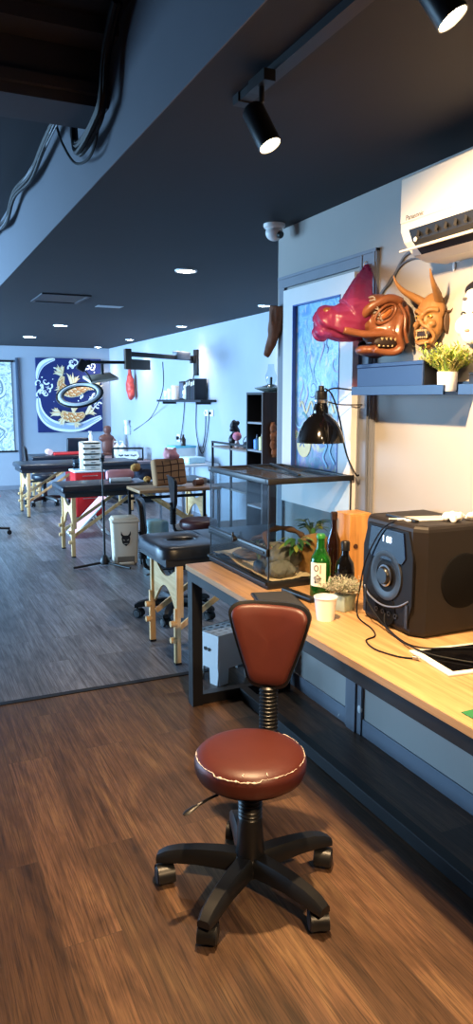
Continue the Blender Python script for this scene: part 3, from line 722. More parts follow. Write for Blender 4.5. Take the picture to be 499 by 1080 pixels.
# ------------------------------------------------------------------ glass vivarium and its contents
TX0, TX1, TY0, TY1, TZ0, TZ1 = 1.51, 1.955, 2.942, 3.635, .775, 1.288
tk = thing('glass_terrarium', 'large glass terrarium with black rims on the worktop', 'terrarium', (TX0, TY0, TZ0))
w, dp, h = TX1-TX0, TY1-TY0, TZ1-TZ0
mg = glass('tank glass', 'f3f7f8')
bf = MB()
for a_, b_ in (((-.006, -.006), (w+.006, .016)), ((-.006, dp-.016), (w+.006, dp+.006)), ((-.006, .016), (.016, dp-.016)), ((w-.016, .016), (w+.006, dp-.016))):
    bf.span((a_[0], a_[1], 0), (b_[0], b_[1], .034), 0, .003)
bf.span((.016, .016, .004), (w-.016, dp-.016, .012)).cyl((-.009, -.004, .027), (-.009, dp+.004, .027), .009, None, 10)
bf.build('base_frame', M_['blackpl'], tk)
tf = MB()
for a_, b_ in (((-.008, -.008), (w+.008, .022)), ((-.008, dp-.022), (w+.008, dp+.008)), ((-.008, .022), (.022, dp-.022)), ((w-.022, .022), (w+.008, dp-.022))):
    tf.span((a_[0], a_[1], h-.026), (b_[0], b_[1], h), 0, .003)
tf.span((w*.5-.01, .02, h-.012), (w*.5+.01, dp-.02, h-.002)); tf.build('top_frame', M_['blackpl'], tk)
ms = MB(); n = 44
ms.span((.02, .02, h-.010), (w-.02, dp-.02, h-.007))
t = NT('fine mesh'); ch = t.node('ShaderNodeTexChecker'); t.link(t.coords(), ch.inputs[0]); ch.inputs['Scale'].default_value = 260
ch.inputs[1].default_value = lin('3a3633'); ch.inputs[2].default_value = lin('5b5148'); t.link(ch.outputs[0], t.b.inputs['Base Color']); t.b.inputs['Roughness'].default_value = .6
tp = t.node('ShaderNodeBsdfTransparent'); mxs = t.node('ShaderNodeMixShader'); mxs.inputs[0].default_value = .5; t.link(t.b.outputs[0], mxs.inputs[1]); t.link(tp.outputs[0], mxs.inputs[2]); t.link(mxs.outputs[0], t.out.inputs[0])
ms.build('mesh_lid', t.m, tk)
for nm, a_, b_ in (('side_pane', (.008, .002, .03), (w-.008, .006, h-.02)), ('back_pane', (w-.006, .008, .03), (w-.002, dp-.008, h-.02)), ('side_pane', (.008, dp-.006, .03), (w-.008, dp-.002, h-.02))):
    MB().span(a_, b_).build(nm, mg, tk)
MB().span((.001, .008, .03), (.005, dp-.008, .152)).build('front_pane', mg, tk)
MB().span((-.012, .0, .152), (.010, dp, .190), 0, .004).cyl((-.012, .02, .171), (-.012, dp-.02, .171), .006, None, 8).build('vent_bar', M_['blackpl'], tk)
for a_, b_ in ((.010, dp/2-.002), (dp/2+.002, dp-.010)):
    gd = MB().span((-.001, a_, .192), (.003, b_, h-.028)).build('glass_door', mg, tk)
lk = MB().cyl((-.010, dp*.5, .182), (-.028, dp*.5, .182), .016, .014, 16).span((-.03, dp*.5-.004, .165), (-.018, dp*.5+.004, .215), 0, .002).build('lock', M_['blackpl'], tk)
for x, y in ((.002, .003), (w-.004, .003), (.002, dp-.003), (w-.004, dp-.003)): MB().span((x-.003, y-.003, .03), (x+.003, y+.003, h-.02)).build('corner_seal', M_['blackpl'], tk)
random.seed(5); sd = MB(); nx, ny = 22, 32; vs = []; fs = []
for i in range(nx+1):
    for j in range(ny+1):
        x = .01+(w-.02)*i/nx; y = .01+(dp-.02)*j/ny
        vs.append((x, y, .04+.05*noise.noise(Vector((x*5, y*5, 1)))*.6+.02*(j/ny)+.004*noise.noise(Vector((x*60, y*60, 0)))))
for i in range(nx):
    for j in range(ny): fs.append((i*(ny+1)+j, (i+1)*(ny+1)+j, (i+1)*(ny+1)+j+1, i*(ny+1)+j+1))
sd.add(vs, fs, 0, True); o = sd.build('sand', mat('desert sand', 'dcc199', .9, 0, .25, 160, .5), None, None, (TX0, TY0, TZ0)); tag(o, 'pale sand covering the bottom of the glass terrarium', 'sand', None, 'stuff')
mrock = mat('grey river rock', '6b675e', .8, 0, .35, 30, .5); mrock2 = mat('brown slate', '7c6450', .8, 0, .3, 24, .5)
def rock(label, x, y, z, r, seed, m, name='rock'):
    b = MB().ell((0, 0, 0), r, 0, 16).ell((r[0]*.35, -r[1]*.2, -r[2]*.2), (r[0]*.7, r[1]*.75, r[2]*.7), 0, 14).ell((-r[0]*.4, r[1]*.2, -r[2]*.3), (r[0]*.6, r[1]*.7, r[2]*.6), 0, 14)
    o = blob(b, min(r)*.14, name, m, None, 2, lambda co: .18*min(r)*noise.noise(co*26+Vector((seed, 0, 0)))+.1*min(r)*noise.noise(co*70+Vector((seed, 0, 0)))); o.location = (TX0+x, TY0+y, TZ0+z); tag(o, label, 'rock', 'rocks in the terrarium'); return o
rock('large lower grey rock at the near glass of the terrarium', .10, .072, .072, (.075, .05, .042), 1, mrock)
rock('big mossy grey rock leaning on top in the middle of the terrarium', .17, .16, .115, (.085, .065, .065), 2, mrock)
rock('dark grey rock at the front corner of the terrarium', .055, .17, .07, (.04, .055, .035), 3, mat('dark slate', '4d5054', .8, 0, .3, 30, .4))
rock('flat brown slab rock at the far end of the terrarium sand', .13, .45, .072, (.09, .12, .018), 4, mrock2)
rock('second flat brown slab stacked above the far slab in the terrarium', .15, .46, .10, (.06, .08, .014), 5, mrock2)
ck = MB().box((.33, .115, .125), (.17, .11, .17), 0, .02, (0, 0, .2), 3); ck.ell((.30, .10, .19), (.07, .05, .05))
o = blob(ck, .008, 'rock', mat('ochre cork bark', '9a6f3a', .85, 0, .35, 22, .5), None, 3, lambda co: .01*noise.noise(co*22)); o.location = (TX0, TY0, TZ0-.012); tag(o, 'tall ochre cork rock at the near right corner of the terrarium', 'rock', 'rocks in the terrarium')
o = MB().tube(spline([(.12, .19, .12), (.11, .26, .20), (.17, .25, .235), (.25, .22, .225), (.30, .20, .19)], 8), [.013+.003*math.sin(i*.9) for i in range(33)], 10).tube(spline([(.11, .26, .20), (.10, .36, .17), (.12, .44, .13)], 6), [.011]*13, 8).build('branch', mat('driftwood', '5a4030', .8, 0, .3, 30, .3), None, None, (TX0, TY0, TZ0)); tag(o, 'curved brown driftwood branch arching inside the terrarium', 'branch')
def leaf(m, base, dr, L, wd, mi, droop=.3):
    d = Vector(dr).normalized(); s_ = d.cross(Vector((0, 0, 1))).normalized(); vs = []; fs = []
    for i in range(6):
        q = i/5; p = Vector(base)+d*L*q+Vector((0, 0, -droop*L*q*q)); ww = wd*math.sin(PI*min(.98, q*.9+.08))
        vs += [p-s_*ww, p+Vector((0, 0, -ww*.25)), p+s_*ww]
    for i in range(5):
        for k in (0, 1): fs.append((3*i+k, 3*i+k+1, 3*i+k+4, 3*i+k+3))
    m.add(vs, fs, mi, True)
def fern(label, x, y, z, n, L, seed, up=.6):
    random.seed(seed); r = thing('leafy_plant', label, 'plant', (TX0+x, TY0+y, TZ0+z), 0, 'plants in the terrarium')
    m = MB(); st = MB()
    for k in range(n):
        a = random.uniform(0, 2*PI); e = random.uniform(.2, 1)
        tip = V(math.cos(a)*.04, math.sin(a)*.04, .05*e+.02); st.tube([(0, 0, -.03), tip*.5, tip], .0022, 5)
        leaf(m, tip, (math.cos(a), math.sin(a), random.uniform(-.3, up)), L*random.uniform(.6, 1.1), L*.19, k % 3, .35)
    st.build('stem', mat('stem green', '5c6b3a'), r); m.build('foliage', [mat('fern green', '3f6d33', .45, 0, .2), mat('fern dark green', '2c5229', .45, 0, .2), mat('fern yellow green', '8b8f3c', .5, 0, .2)], r)
fern('broad green leaves hanging over the grey rock in the terrarium', .20, .10, .15, 16, .065, 3, .0)
fern('green plant standing at the back of the terrarium', .36, .22, .20, 30, .06, 4)
fern('small green plant behind the driftwood in the terrarium', .10, .30, .10, 12, .06, 8)
o = MB().bar((1.70, 3.00, 1.2935), (1.86, 3.60, 1.2935), .016, .010, 0, .002).build('lid_rod', M_['black']); tag(o, 'loose black rod lying across the terrarium lid', 'rod')
# heat lamp
hl = thing('heat_lamp', 'black dome heat lamp hanging above the terrarium', 'lamp', (1.79, 2.965, 1.445))
tl_ = math.radians(0)
MB().lathe([(.108, 0), (.112, .002), (.109, .02), (.098, .055), (.078, .095), (.05, .125), (.034, .138), (.030, .137), (.046, .122), (.074, .092), (.094, .054), (.104, .02)], 36).build('lamp_shade', mat('gloss black enamel', '0c0c0e', .12, 0, .05, coat=.6), hl)
MB().lathe([(.036, .136), (.036, .16), (.030, .175), (.030, .185)], 24).build('neck', mat('gloss black enamel', '0c0c0e'), hl)
MB().lathe([(.031, .183), (.033, .186), (.033, .196), (.030, .199)], 24).build('collar', M_['steel'], hl, 'bright metal collar')
MB().lathe([(0, .196), (.028, .197), (.03, .205), (.028, .235), (.015, .24), (.012, .262), (0, .263)], 24).build('socket', M_['blackpl'], hl)
MB().ell((0, 0, .06), (.04, .04, .05), 0, 16).build('bulb', mat('unlit frosted bulb', 'b9b5ad', .4), hl)
MB().tube(spline([(.01, 0, .225), (.06, -.005, .25), (.13, -.03, .245), (.2, -.045, .235)], 6), .004, 7).tube(spline([(.03, 0, .19), (.10, -.01, .175), (.2, -.05, .175)], 6), .003, 7).build('support_wire', M_['black'], hl)
MB().tube(spline([(.012, -.01, .25), (.04, -.03, .22), (.075, -.04, .12), (.105, -.045, -.02), (.135, -.05, -.10), (.15, -.08, -.15), (.17, -.07, -.153)], 7), .004, 7).build('cord', mc, hl)

# ------------------------------------------------------------------ things on the worktop
DT = .775
mgg = mat('green bottle glass', '2f8f3a', .06, 0, 0, trans=.8, ior=1.45); mbg = mat('dark brown bottle glass', '1c0e09', .06, 0, 0, coat=.5)
sj = thing('green_bottle', 'green glass bottle with a white label beside the paper cup', 'bottle', (1.675, 2.755, DT))
MB().lathe([(0, 0), (.042, 0), (.046, .006), (.046, .15), (.042, .175), (.028, .20), (.019, .222), (.0175, .262), (.0195, .264), (.0195, .272), (.017, .274), (.0, .274)], 30).build('bottle_body', mgg, sj)
lbm = MB(); vs = []; fs = []
for i in range(13):
    a = math.radians(175+95*i/12)
    for z in (.052, .158): vs.append((.0468*math.cos(a), .0468*math.sin(a), z))
for i in range(12): fs.append((2*i, 2*i+1, 2*i+3, 2*i+2))
lb = lbm.add(vs, fs, 0, True).build('paper_label', mat('label paper', 'ece6d6', .7, 0, .03), sj)
MB().lathe([(.0200, .262), (.0205, .276), (.016, .282), (0, .282)], 20).build('cap', mat('green cap', '2c7a36', .35), sj)
for i, chx in enumerate(('이', '슬')):
    a = math.radians(224); cpos = V(.0475*math.cos(a), .0475*math.sin(a), .128-.044*i)
    text_mesh(chx, .044, mat('label ink', '1c1a18', .6, 0, 0), 'label_lettering', lb, Matrix.Translation(cpos) @ Matrix.Rotation(a+PI/2, 4, 'Z') @ FACE, .0004, 'CENTER')
tb = thing('brown_bottle', 'tall slim brown bottle standing behind the green bottle', 'bottle', (1.815, 2.872, DT))
MB().lathe([(0, 0), (.030, 0), (.034, .006), (.034, .20), (.031, .225), (.017, .262), (.014, .28), (.0135, .335), (.016, .337), (.016, .348), (0, .35)], 28).build('bottle_body', mbg, tb)
MB().lathe([(.0165, .318), (.0168, .35), (.012, .355), (0, .355)], 18).build('cap', mat('brown foil', '2e1c16', .4), tb)
wk = thing('dark_bottle', 'squat black bottle with faint label in front of the wooden box', 'bottle', (1.752, 2.675, DT))
MB().lathe([(0, 0), (.038, 0), (.042, .006), (.042, .135), (.038, .16), (.022, .185), (.0165, .20), (.0165, .235), (.019, .237), (.019, .248), (0, .25)], 28).build('bottle_body', mat('black bottle glass', '0b0a0b', .08, 0, 0, coat=.5), wk)
MB().lathe([(.0425, .05), (.0425, .12)], 28).build('paper_label', mat('dark label', '1d1a18', .5, 0, .4, 60), wk, 'dark printed label')
MB().lathe([(.0195, .215), (.02, .252), (.015, .258), (0, .258)], 18).build('cap', M_['blackpl'], wk)
wb = thing('wooden_box', 'tall pale wooden bottle box standing at the terrarium corner', 'box', (1.912, 2.857, DT))
mbox = grain('honey pine', ('a8733a', 'c98f4c', 'd9a764'), 2, .45, 18)
MB().span((-.058, -.06, 0), (.058, .06, .35), 0, .002, 1).build('box_body', mbox, wb)
MB().span((-.052, -.064, .006), (.054, -.0605, .342), 0, .001, 1).build('door', mbox, wb)
MB().cyl((-.028, -.064, .20), (-.028, -.068, .20), .012, .011, 16).build('knob', mat('dark knob', '4a2a18', .4), wb, 'dark round button')
cp = thing('paper_cup', 'plain white paper cup on the worktop edge', 'cup', (1.507, 2.435, DT))
MB().lathe([(0, .003), (.033, .003), (.033, 0), (.035, 0), (.046, .092), (.0445, .092), (.034, .006), (0, .006)], 30).build('cup_body', mat('white card', 'eceae6', .55, 0, .02), cp)
MB().lathe([(.0445, .0905), (.0475, .091), (.048, .0935), (.0465, .0955), (.0445, .094)], 30).build('rim', mat('white card', 'eceae6'), cp)
gp = thing('potted_plant', 'silvery artificial plant in a square pale green pot beside the paper cup', 'plant', (1.645, 2.52, DT), .35)
MB().box((0, 0, .034), (.078, .078, .068), 0, .004, None, 2, .86).build('pot', mat('pale celadon', 'a9b7a4', .35, 0, .08), gp)
blades(230, .036, .085, .07, 9, .0028, .3, .06, True).build('foliage', [mat('silver leaf', 'a3a58f', .7, 0, .15), mat('dull leaf', '84876c', .7, 0, .15), mat('leaf bud', 'b7ab98', .7, 0, .15)], gp)
tr = thing('black_case', 'flat open black case lying between chair back and terrarium', 'case', (1.455, 2.72, DT), math.radians(-14))
MB().span((-.10, -.16, 0), (.085, .15, .012), 0, .003).build('case_base', M_['blackpl'], tr); MB().span((-.09, -.15, .012), (.075, .14, .014)).build('liner', mat('grey foam', '33353a', .8), tr)
sv = MB().bar((1.56, 2.88, DT+.011), (1.585, 2.66, DT+.011), .035, .02, 0, .004).build('black_strap', M_['black']); tag(sv, 'black bar shaped object lying beside the green bottle base', 'case')
# loudspeaker
sp = thing('party_speaker', 'big black party loudspeaker with round dial and side woofer', 'speaker', (1.672, 2.068, DT))
D_, W_, H_ = .315, .375, .418   # depth along x, width along y
bm_ = MB()
pr = [(.0, .045), (.035, .0), (D_, .0), (D_, W_), (.035, W_), (.0, W_-.045)]
bm_.prism(pr, Matrix.Identity(4), 0, H_, 0, False, .022)
mspk = mat('black speaker vinyl', '1e1a19', .5, 0, .12, 60, .05, spec=.3)
bd = bm_.build('cabinet', mspk, sp)
fp = [(.06, .03), (.33, .03), (.345, .12), (.345, .30), (.315, .395), (.06, .395), (.03, .30), (.03, .12)]
FM = Matrix(((0, 0, -1, 0), (1, 0, 0, 0), (0, 1, 0, 0), (0, 0, 0, 1)))  # (y,z) drawing that looks towards -X
MB().prism(fp, FM, 0.0, .006, 0, False, .004).build('front_baffle', mat('front baffle', '121215', .55, 0, .1, spec=.15), sp)
ds = MB().prism([(.07, .29), (.09, .265), (.285, .265), (.305, .29), (.29, .385), (.085, .385)], FM, .006, .011, 0, False, .002).build('display_window', mat('dark blue display', '0a1128', .12, 0, .1, spec=.3), sp)
text_mesh('1 88', .034, mat('display glow', 'cfe6ff', .4, 0, 0, emit='bfe0ff', es=2.5), 'display_digits', ds, Matrix.Translation((-.0118, .215, .345)) @ Matrix(((0, 0, -1, 0), (-1, 0, 0, 0), (0, 1, 0, 0), (0, 0, 0, 1))))
kc = (-.006, .187, .205); RX = V(-1, 0, 0).to_track_quat('Z', 'Y').to_matrix()
MB().lathe([(.098, 0), (.096, .006), (.080, .007), (.066, .002), (.062, .002)], 36, 0, kc, True, RX).build('dial_bezel', M_['blackpl'], sp)
kn = MB().lathe([(0, .024), (.030, .024), (.034, .02), (.036, 0)], 30, 0, kc, True, RX).build('dial', mat('dial black', '0f0f12', .3), sp)
MB().lathe([(.036, .006), (.041, .007), (.042, .011), (.038, .013), (.036, .012)], 36, 0, kc, True, RX).build('dial_ring', M_['steel'], kn, 'bright metal ring')
hb = MB().tube(spline([(-.006, .33, .135), (-.016, .28, .105), (-.018, .19, .088), (-.016, .10, .105), (-.006, .05, .135)], 8), .0035, 8)
hb.build('jack_trim', mat('dull trim', '6f7075', .5, .6), sp, 'curved metal trim')
for y in (.12, .16, .2, .24): MB().lathe([(0, 0), (.006, 0), (.006, .006), (.010, .006), (.010, 0)], 12, 0, (-.006, y, .06), True, RX).build('jack_socket', M_['black'], sp)
for y in (.05, .315): MB().span((-.010, y, .03), (-.006, y+.015, .12)).build('slot', M_['black'], sp)
tw = MB().lathe([(0, .003), (.05, .005), (.062, .007), (.066, .004)], 24, 0, (-.003, .187, .07), True, RX); tw.build('lower_grille', mat('grille cloth', '09090b', .8, spec=.15), sp)
RY = V(0, -1, 0).to_track_quat('Z', 'X').to_matrix()
MB().lathe([(0, .004), (.095, .007), (.104, .003), (.106, -.002)], 40, 0, (.205, 0, .205), True, RY).build('side_woofer', mat('grille cloth', '09090b', .8, spec=.15), sp, 'round dark side grille')
ft = MB()
MB().bar((.06, .1, H_+.004), (.06, .28, H_+.004), .02, .01, 0, .002).build('carry_handle', M_['blackpl'], sp)
ph = thing('smartphone', 'white phone lying on top of the loudspeaker', 'phone', (1.80, 2.21, DT+H_), math.radians(-14))
MB().span((-.085, -.038, .0), (.085, .038, .008), 0, .003).build('phone_body', M_['white'], ph)
MB().span((-.075, -.034, .008), (.075, .034, .0088)).build('screen', mat('pale screen', 'cfc8bb', .15), ph)
MB().bar((-.088, 0, .005), (-.11, 0, .005), .012, .008, 0, .002).tube(spline([(-.11, 0, .006), (-.135, -.005, .008), (-.15, -.02, .012)], 5), .003, 6).build('charging_plug', M_['white'], ph)
random.seed(8); b = MB()
for k in range(16): b.ell((random.uniform(-.06, .06), random.uniform(-.03, .03), random.uniform(.012, .03)), (random.uniform(.012, .022), random.uniform(.012, .022), random.uniform(.008, .016)), 0, 10)
o = blob(b, .004, 'crumpled_tissue', mat('white tissue', 'ece8e2', .85, 0, .05), None, 1, lambda co: .007*noise.noise(co*55)); o.location = (1.91, 2.145, DT+H_-.004); tag(o, 'crumpled white tissue on the loudspeaker top', 'tissue')
tbt = thing('tablet', 'tablet with white border and black screen lying before the loudspeaker', 'tablet', (1.70, 1.845, DT), math.radians(-7))
MB().span((-.145, -.122, .0), (.145, .122, .008), 0, .003).build('tablet_body', mat('white glass bezel', 'e8e4dc', .25, 0, .02), tbt)
MB().span((-.118, -.102, .008), (.118, .102, .0086)).build('screen', mat('black glass', '07070a', .06, 0, 0, coat=.5), tbt)
MB().lathe([(0, .0002), (.009, .0002)], 16, 0, (-.132, 0, .008)).build('home_button', mat('button grey', 'c9c5bd', .3), tbt)
mt = MB().prism([(-.1, -.07), (.1, -.07), (.1, .07), (-.1, .07)], Matrix.Identity(4), 0, .004, 0, False, .001).build('cutting_mat', mat('green rubber mat', '1f6b3e', .6, 0, .1, 30), None, None, (1.49, 1.445, DT)); tag(mt, 'green mat at the worktop edge by the right side of the view', 'mat')
def cable(label, pts, r=.003, m=mc, name='cable'):
    o = MB().tube(spline(pts, 8), r, 8).build(name, m); tag(o, label, 'cable', 'loose cables by the loudspeaker')
cable('black cable from the phone down the loudspeaker front into a wide loop on the worktop', [(1.655, 2.20, 1.20), (1.652, 2.28, 1.15), (1.650, 2.37, 1.02), (1.653, 2.41, .90), (1.66, 2.44, .81), (1.63, 2.38, .781), (1.60, 2.25, .779), (1.56, 2.17, .779), (1.50, 2.14, .779), (1.475, 2.05, .779), (1.50, 1.96, .779), (1.535, 1.915, .780)])
cable('thin dark cable drooping from the loudspeaker jacks to the tablet', [(1.652, 2.37, .915), (1.635, 2.33, .86), (1.64, 2.24, .80), (1.62, 2.12, .779), (1.59, 2.0, .788), (1.60, 1.90, .789), (1.66, 1.80, .789), (1.72, 1.73, .789), (1.77, 1.66, .779)])
cable('second thin cable from the lowest loudspeaker jack over the tablet screen', [(1.652, 2.24, .835), (1.63, 2.20, .80), (1.615, 2.07, .779), (1.62, 1.965, .789), (1.70, 1.93, .788), (1.80, 1.89, .788), (1.9, 1.86, .779)])
o = MB().cyl((1.535, 1.915, .785), (1.545, 1.895, .785), .006, .006, 12).build('audio_plug', M_['steel']); tag(o, 'bright metal plug at the cable end next to the tablet corner', 'plug')
cable('thin dark cord hanging under the worktop beside the grey post', [(1.985, 2.86, .70), (1.985, 2.865, .45), (1.99, 2.885, .17)], .0025)
o = MB().ell((1.99, 2.875, .13), (.009, .018, .025), 0, 12).build('wall_putty', M_['white']); tag(o, 'white lump of filler at the foot of the grey post under the worktop', 'filler')
# carved bark piece on the wall corner
b = MB().tube(spline([(1.965, 3.735, 2.155), (1.955, 3.745, 2.07), (1.955, 3.775, 1.98), (1.94, 3.80, 1.91), (1.93, 3.81, 1.885)], 6), [.05-.032*(i/24)**.8 for i in range(25)], 12, 0, True, True, .7)
o = blob(b, .006, 'bark_carving', mat('dark carved bark', '7a4a30', .7, 0, .4, 30, .6), None, 2, lambda co: .006*noise.noise(Vector((co.x*40, co.y*40, co.z*12)))); tag(o, 'brown tapering carved bark piece hanging at the wall corner', 'carving')

# ================================================================== far studio
def massage_table(label, loc, L, Wd, H=.75, hole=False, vin='blackvinyl', cloth=None):
    """couch on folding birch legs; local x runs along it from the visible end"""
    r = thing('massage_table', label, 'table', loc, 0, 'folding treatment couches')
    m = MB()
    if hole:
        # rounded pad with an oval face hole
        bm = bmesh.new(); ox, oy = .2, Wd/2; N = 40; outer = []; inner = []
        for k in range(N):
            a = 2*PI*k/N; c, s = math.cos(a), math.sin(a)
            inner.append((ox+.03+.095*c, oy+.062*s))
            hx = ox if c < 0 else .22; e = 6 if c < -.05 else 60
            q = (abs(c)/hx)**e+(abs(s)/(Wd/2))**e
            rr = q**(-1/e); outer.append((ox+rr*c, oy+rr*s))
        vs = []; fs = []
        prof = [(0, H-.075, 0), (0, H-.02, 0), (.012, H-.004, 0), (.03, H, 0)]
        for (ins, z, _) in prof:
            for (x, y), (ix, iy) in zip(outer, inner):
                d = Vector((ix-x, iy-y)).normalized()*ins; vs.append((x+d.x, y+d.y, z))
        for (dz, gr) in ((0, .018), (-.006, .006), (-.03, 0), (-.075, 0)):
            for (x, y) in inner:
                d = Vector((x-ox-.03, y-oy)).normalized()*gr; vs.append((x+d.x, y+d.y, H+dz))
        n = len(prof)+4
        for i in range(n):
            for k in range(N): fs.append((i*N+k, i*N+(k+1) % N, ((i+1) % n)*N+(k+1) % N, ((i+1) % n)*N+k))
        m.add(vs, fs, 0, True); x0 = .36
    else: x0 = 0
    m.box(((x0+L)/2, Wd/2, H-.0375), (L-x0, Wd, .075), 0, .028, None, 4)
    m.build('padded_top', M_[vin], r)
    MB().span((.03, .02, H-.12), (L-.03, Wd-.02, H-.072)).build('under_frame', mat('dark frame rail', '23252a', .5), r)
    for xe, sg in ((.12, 1), (L-.12, -1)):
        for y in (.035, Wd-.035):
            lg = MB().bar((xe, y, .30), (xe, y, H-.12), .03, .045, 0, .003).bar((xe+.016*sg*-1, y, .0), (xe-.016*sg, y, .36), .028, .04, 0, .003)
            l = lg.build('leg', M_['birch'], r)
            for z in (.16, .265): MB().cyl((xe-.02*sg, y, z), (xe-.062*sg, y, z), .022, .019, 14).build('knob', M_['birch'], l)
            MB().span((xe-.016*sg-.02, y-.018, 0), (xe-.016*sg+.02, y+.018, .012)).build('rubber_foot', M_['black'], l)
            MB().bar((xe, y+(.03 if y < Wd/2 else -.03), .22), (xe+.62*sg, y+(.03 if y < Wd/2 else -.03), H-.13), .018, .034, 0, .002).build('brace', M_['birch'], r)
        # waisted plywood end panel between the legs
        top = [(-1+2*i/16, .60-.085*math.sin(PI*i/16)**1.5) for i in range(17)]; bot = [(1-2*i/16, .28+.17*math.sin(PI*i/16)**1.2) for i in range(17)]
        pl = [(x*(Wd/2-.04), z*H/.75) for x, z in top+bot]
        MB().prism(pl, Matrix.Translation((xe, Wd/2, 0)) @ Matrix(((0, 0, 1, 0), (1, 0, 0, 0), (0, 1, 0, 0), (0, 0, 0, 1))), -.007, .007).build('end_panel', grain('birch plywood', ('b98f5e', 'd9b27c', 'e7c796'), 1, .45, 14), r)
    return r
massage_table('black padded treatment couch with oval face hole, partly behind the worktop', (1.40, 4.13, 0), 1.85, .57, .75, True)
massage_table('dark blue padded couch on birch legs behind the beige pedal bin', (1.49, 7.54, 0), 1.7, .58, .75)
massage_table('dark blue padded couch standing in front of the red trolley, second row from the back', (1.49, 10.42, 0), 1.7, .7, .74)
massage_table('couch nearest the back wall with a red towel on it', (1.93, 12.12, 0), 1.2, .62, .72)
o = MB().box((2.62, 12.42, .735), (.62, .40, .03), 0, .012, None, 3).build('folded_towel', mat('red cloth', 'c2272b', .85, 0, .15)); tag(o, 'red folded towel on the couch by the back wall', 'towel')
o = MB().tube([(2.26, 12.30, .768), (2.26, 12.52, .768)], .048, 16).build('rolled_towel', mat('pale pink towel', 'e3b9b3', .9)); tag(o, 'small pale rolled towel next to the red towel', 'towel')
# swivel chairs at the couches
make_chair('swivel_chair', 'black swivel chair seen from the side behind the face hole couch', M_['blackvinyl'], M_['blackvinyl'], (1.86, 5.16, 0), math.radians(160), .50, 20, None, False)
make_chair('swivel_chair', 'maroon seat swivel chair with dark back at the far wooden bench', M_['darkleather'], mat('very dark maroon vinyl', '2a1a1e', .4), (2.57, 6.48, 0), math.radians(172), .515, 40, None, False)
make_chair('swivel_chair', 'black swivel chair near the back wall by the hanging scroll', M_['blackvinyl'], M_['blackvinyl'], (2.02, 11.62, 0), math.radians(170), .50, 10, None, False)
st = thing('rolling_stool', 'backless rolling stool with pink and white seat at the left edge', 'stool', (.885, 9.25, 0))
MB().lathe([(0, .52), (.16, .518), (.19, .50), (.195, .48), (.19, .455), (0, .45)], 32).build('seat', mat('pale pink vinyl', 'e6c4c4', .45, 0, .1), st)
MB().lathe([(.191, .470), (.198, .474), (.198, .482), (.191, .486)], 32).build('seat_band', mat('rose vinyl', 'b9606a', .45), st, 'rose coloured band')
MB().cyl((0, 0, .09), (0, 0, .45), .024, None, 16).build('column', M_['steel'], st)
bs = MB()
for k in range(5):
    a = 2*PI*k/5-.12; bs.bar((0, 0, .10), (math.cos(a)*.29, math.sin(a)*.29, .075), .04, .028, 0, .006)
bs.build('star_base', M_['blackpl'], st)
for k in range(5):
    a = 2*PI*k/5-.12; MB().cyl((math.cos(a)*.28-.02*math.sin(a), math.sin(a)*.28+.02*math.cos(a), .028), (math.cos(a)*.28+.02*math.sin(a), math.sin(a)*.28-.02*math.cos(a), .028), .028, None, 16).span((math.cos(a)*.28-.008, math.sin(a)*.28-.008, .03), (math.cos(a)*.28+.008, math.sin(a)*.28+.008, .075)).build('caster', M_['blackpl'], st)
oc = thing('office_chair', 'chair with wide black rounded backrest below the blue koi painting', 'chair', (2.90, 13.22, 0))
MB().box((0, -.20, .80), (.44, .06, .32), 0, .10, (math.radians(6), 0, 0), 5).build('backrest', M_['blackvinyl'], oc)
MB().box((0, .05, .47), (.44, .42, .08), 0, .03, None, 3).build('seat', M_['blackvinyl'], oc)
MB().tube([(0, -.17, .62), (0, -.19, .50), (0, -.10, .42), (0, .05, .42)], .02, 8).build('back_bar', M_['steel'], oc)
MB().cyl((0, .05, .08), (0, .05, .43), .025).build('column', M_['steel'], oc)
bs = MB()
for k in range(5):
    a = 2*PI*k/5; bs.bar((0, .05, .085), (math.cos(a)*.27, .05+math.sin(a)*.27, .06), .04, .03, 0, .006).ell((math.cos(a)*.27, .05+math.sin(a)*.27, .03), (.03, .03, .03), 0, 10)
bs.build('star_base', M_['steel'], oc)
ot = thing('red_ottoman', 'red padded cube seat under the second couch from the back', 'seat', (2.62, 11.62, 0), .1)
MB().box((0, 0, .285), (.42, .42, .47), 0, .03, None, 3).build('seat', mat('red vinyl', 'b5202a', .45, 0, .1), ot)
MB().box((0, 0, .535), (.44, .44, .06), 0, .025, None, 3).build('cushion', mat('red vinyl', 'b5202a'), ot)
for x in (-.17, .17):
    for y in (-.17, .17): MB().cyl((x, y, 0), (x, y, .06), .015, .02, 10).build('foot', M_['black'], ot)
# red trolley with drawer tower
tl = thing('red_trolley', 'bright red tool trolley with white top in the middle of the studio', 'trolley', (2.32, 9.99, 0))
MB().span((-.20, -.17, .06), (.20, .17, .66), 0, .008).build('cabinet', M_['red'], tl)
MB().span((-.21, -.18, .66), (.21, .18, .685), 0, .006).build('top', M_['white'], tl)
for i, (a, b) in enumerate(((.08, .34), (.35, .49), (.50, .645))):
    d = MB().span((-.19, -.180, a), (.19, -.171, b), 0, .003).build('drawer', M_['red'], tl); MB().tube([(-.1, -.181, b-.03), (-.1, -.196, b-.03), (.1, -.196, b-.03), (.1, -.181, b-.03)], .005, 6).build('handle', M_['steel'], d)
for x in (-.16, .16):
    for y in (-.13, .13): MB().cyl((x-.012, y, .028), (x+.012, y, .028), .028).span((x-.006, y-.006, .03), (x+.006, y+.006, .065)).build('caster', M_['black'], tl)
tw = thing('drawer_tower', 'small white tower of open drawers on top of the red trolley', 'drawers', (2.37, 9.99, .685))
fr = MB()
for x in (-.125, .117): fr.span((x, -.12, 0), (x+.008, .12, .38))
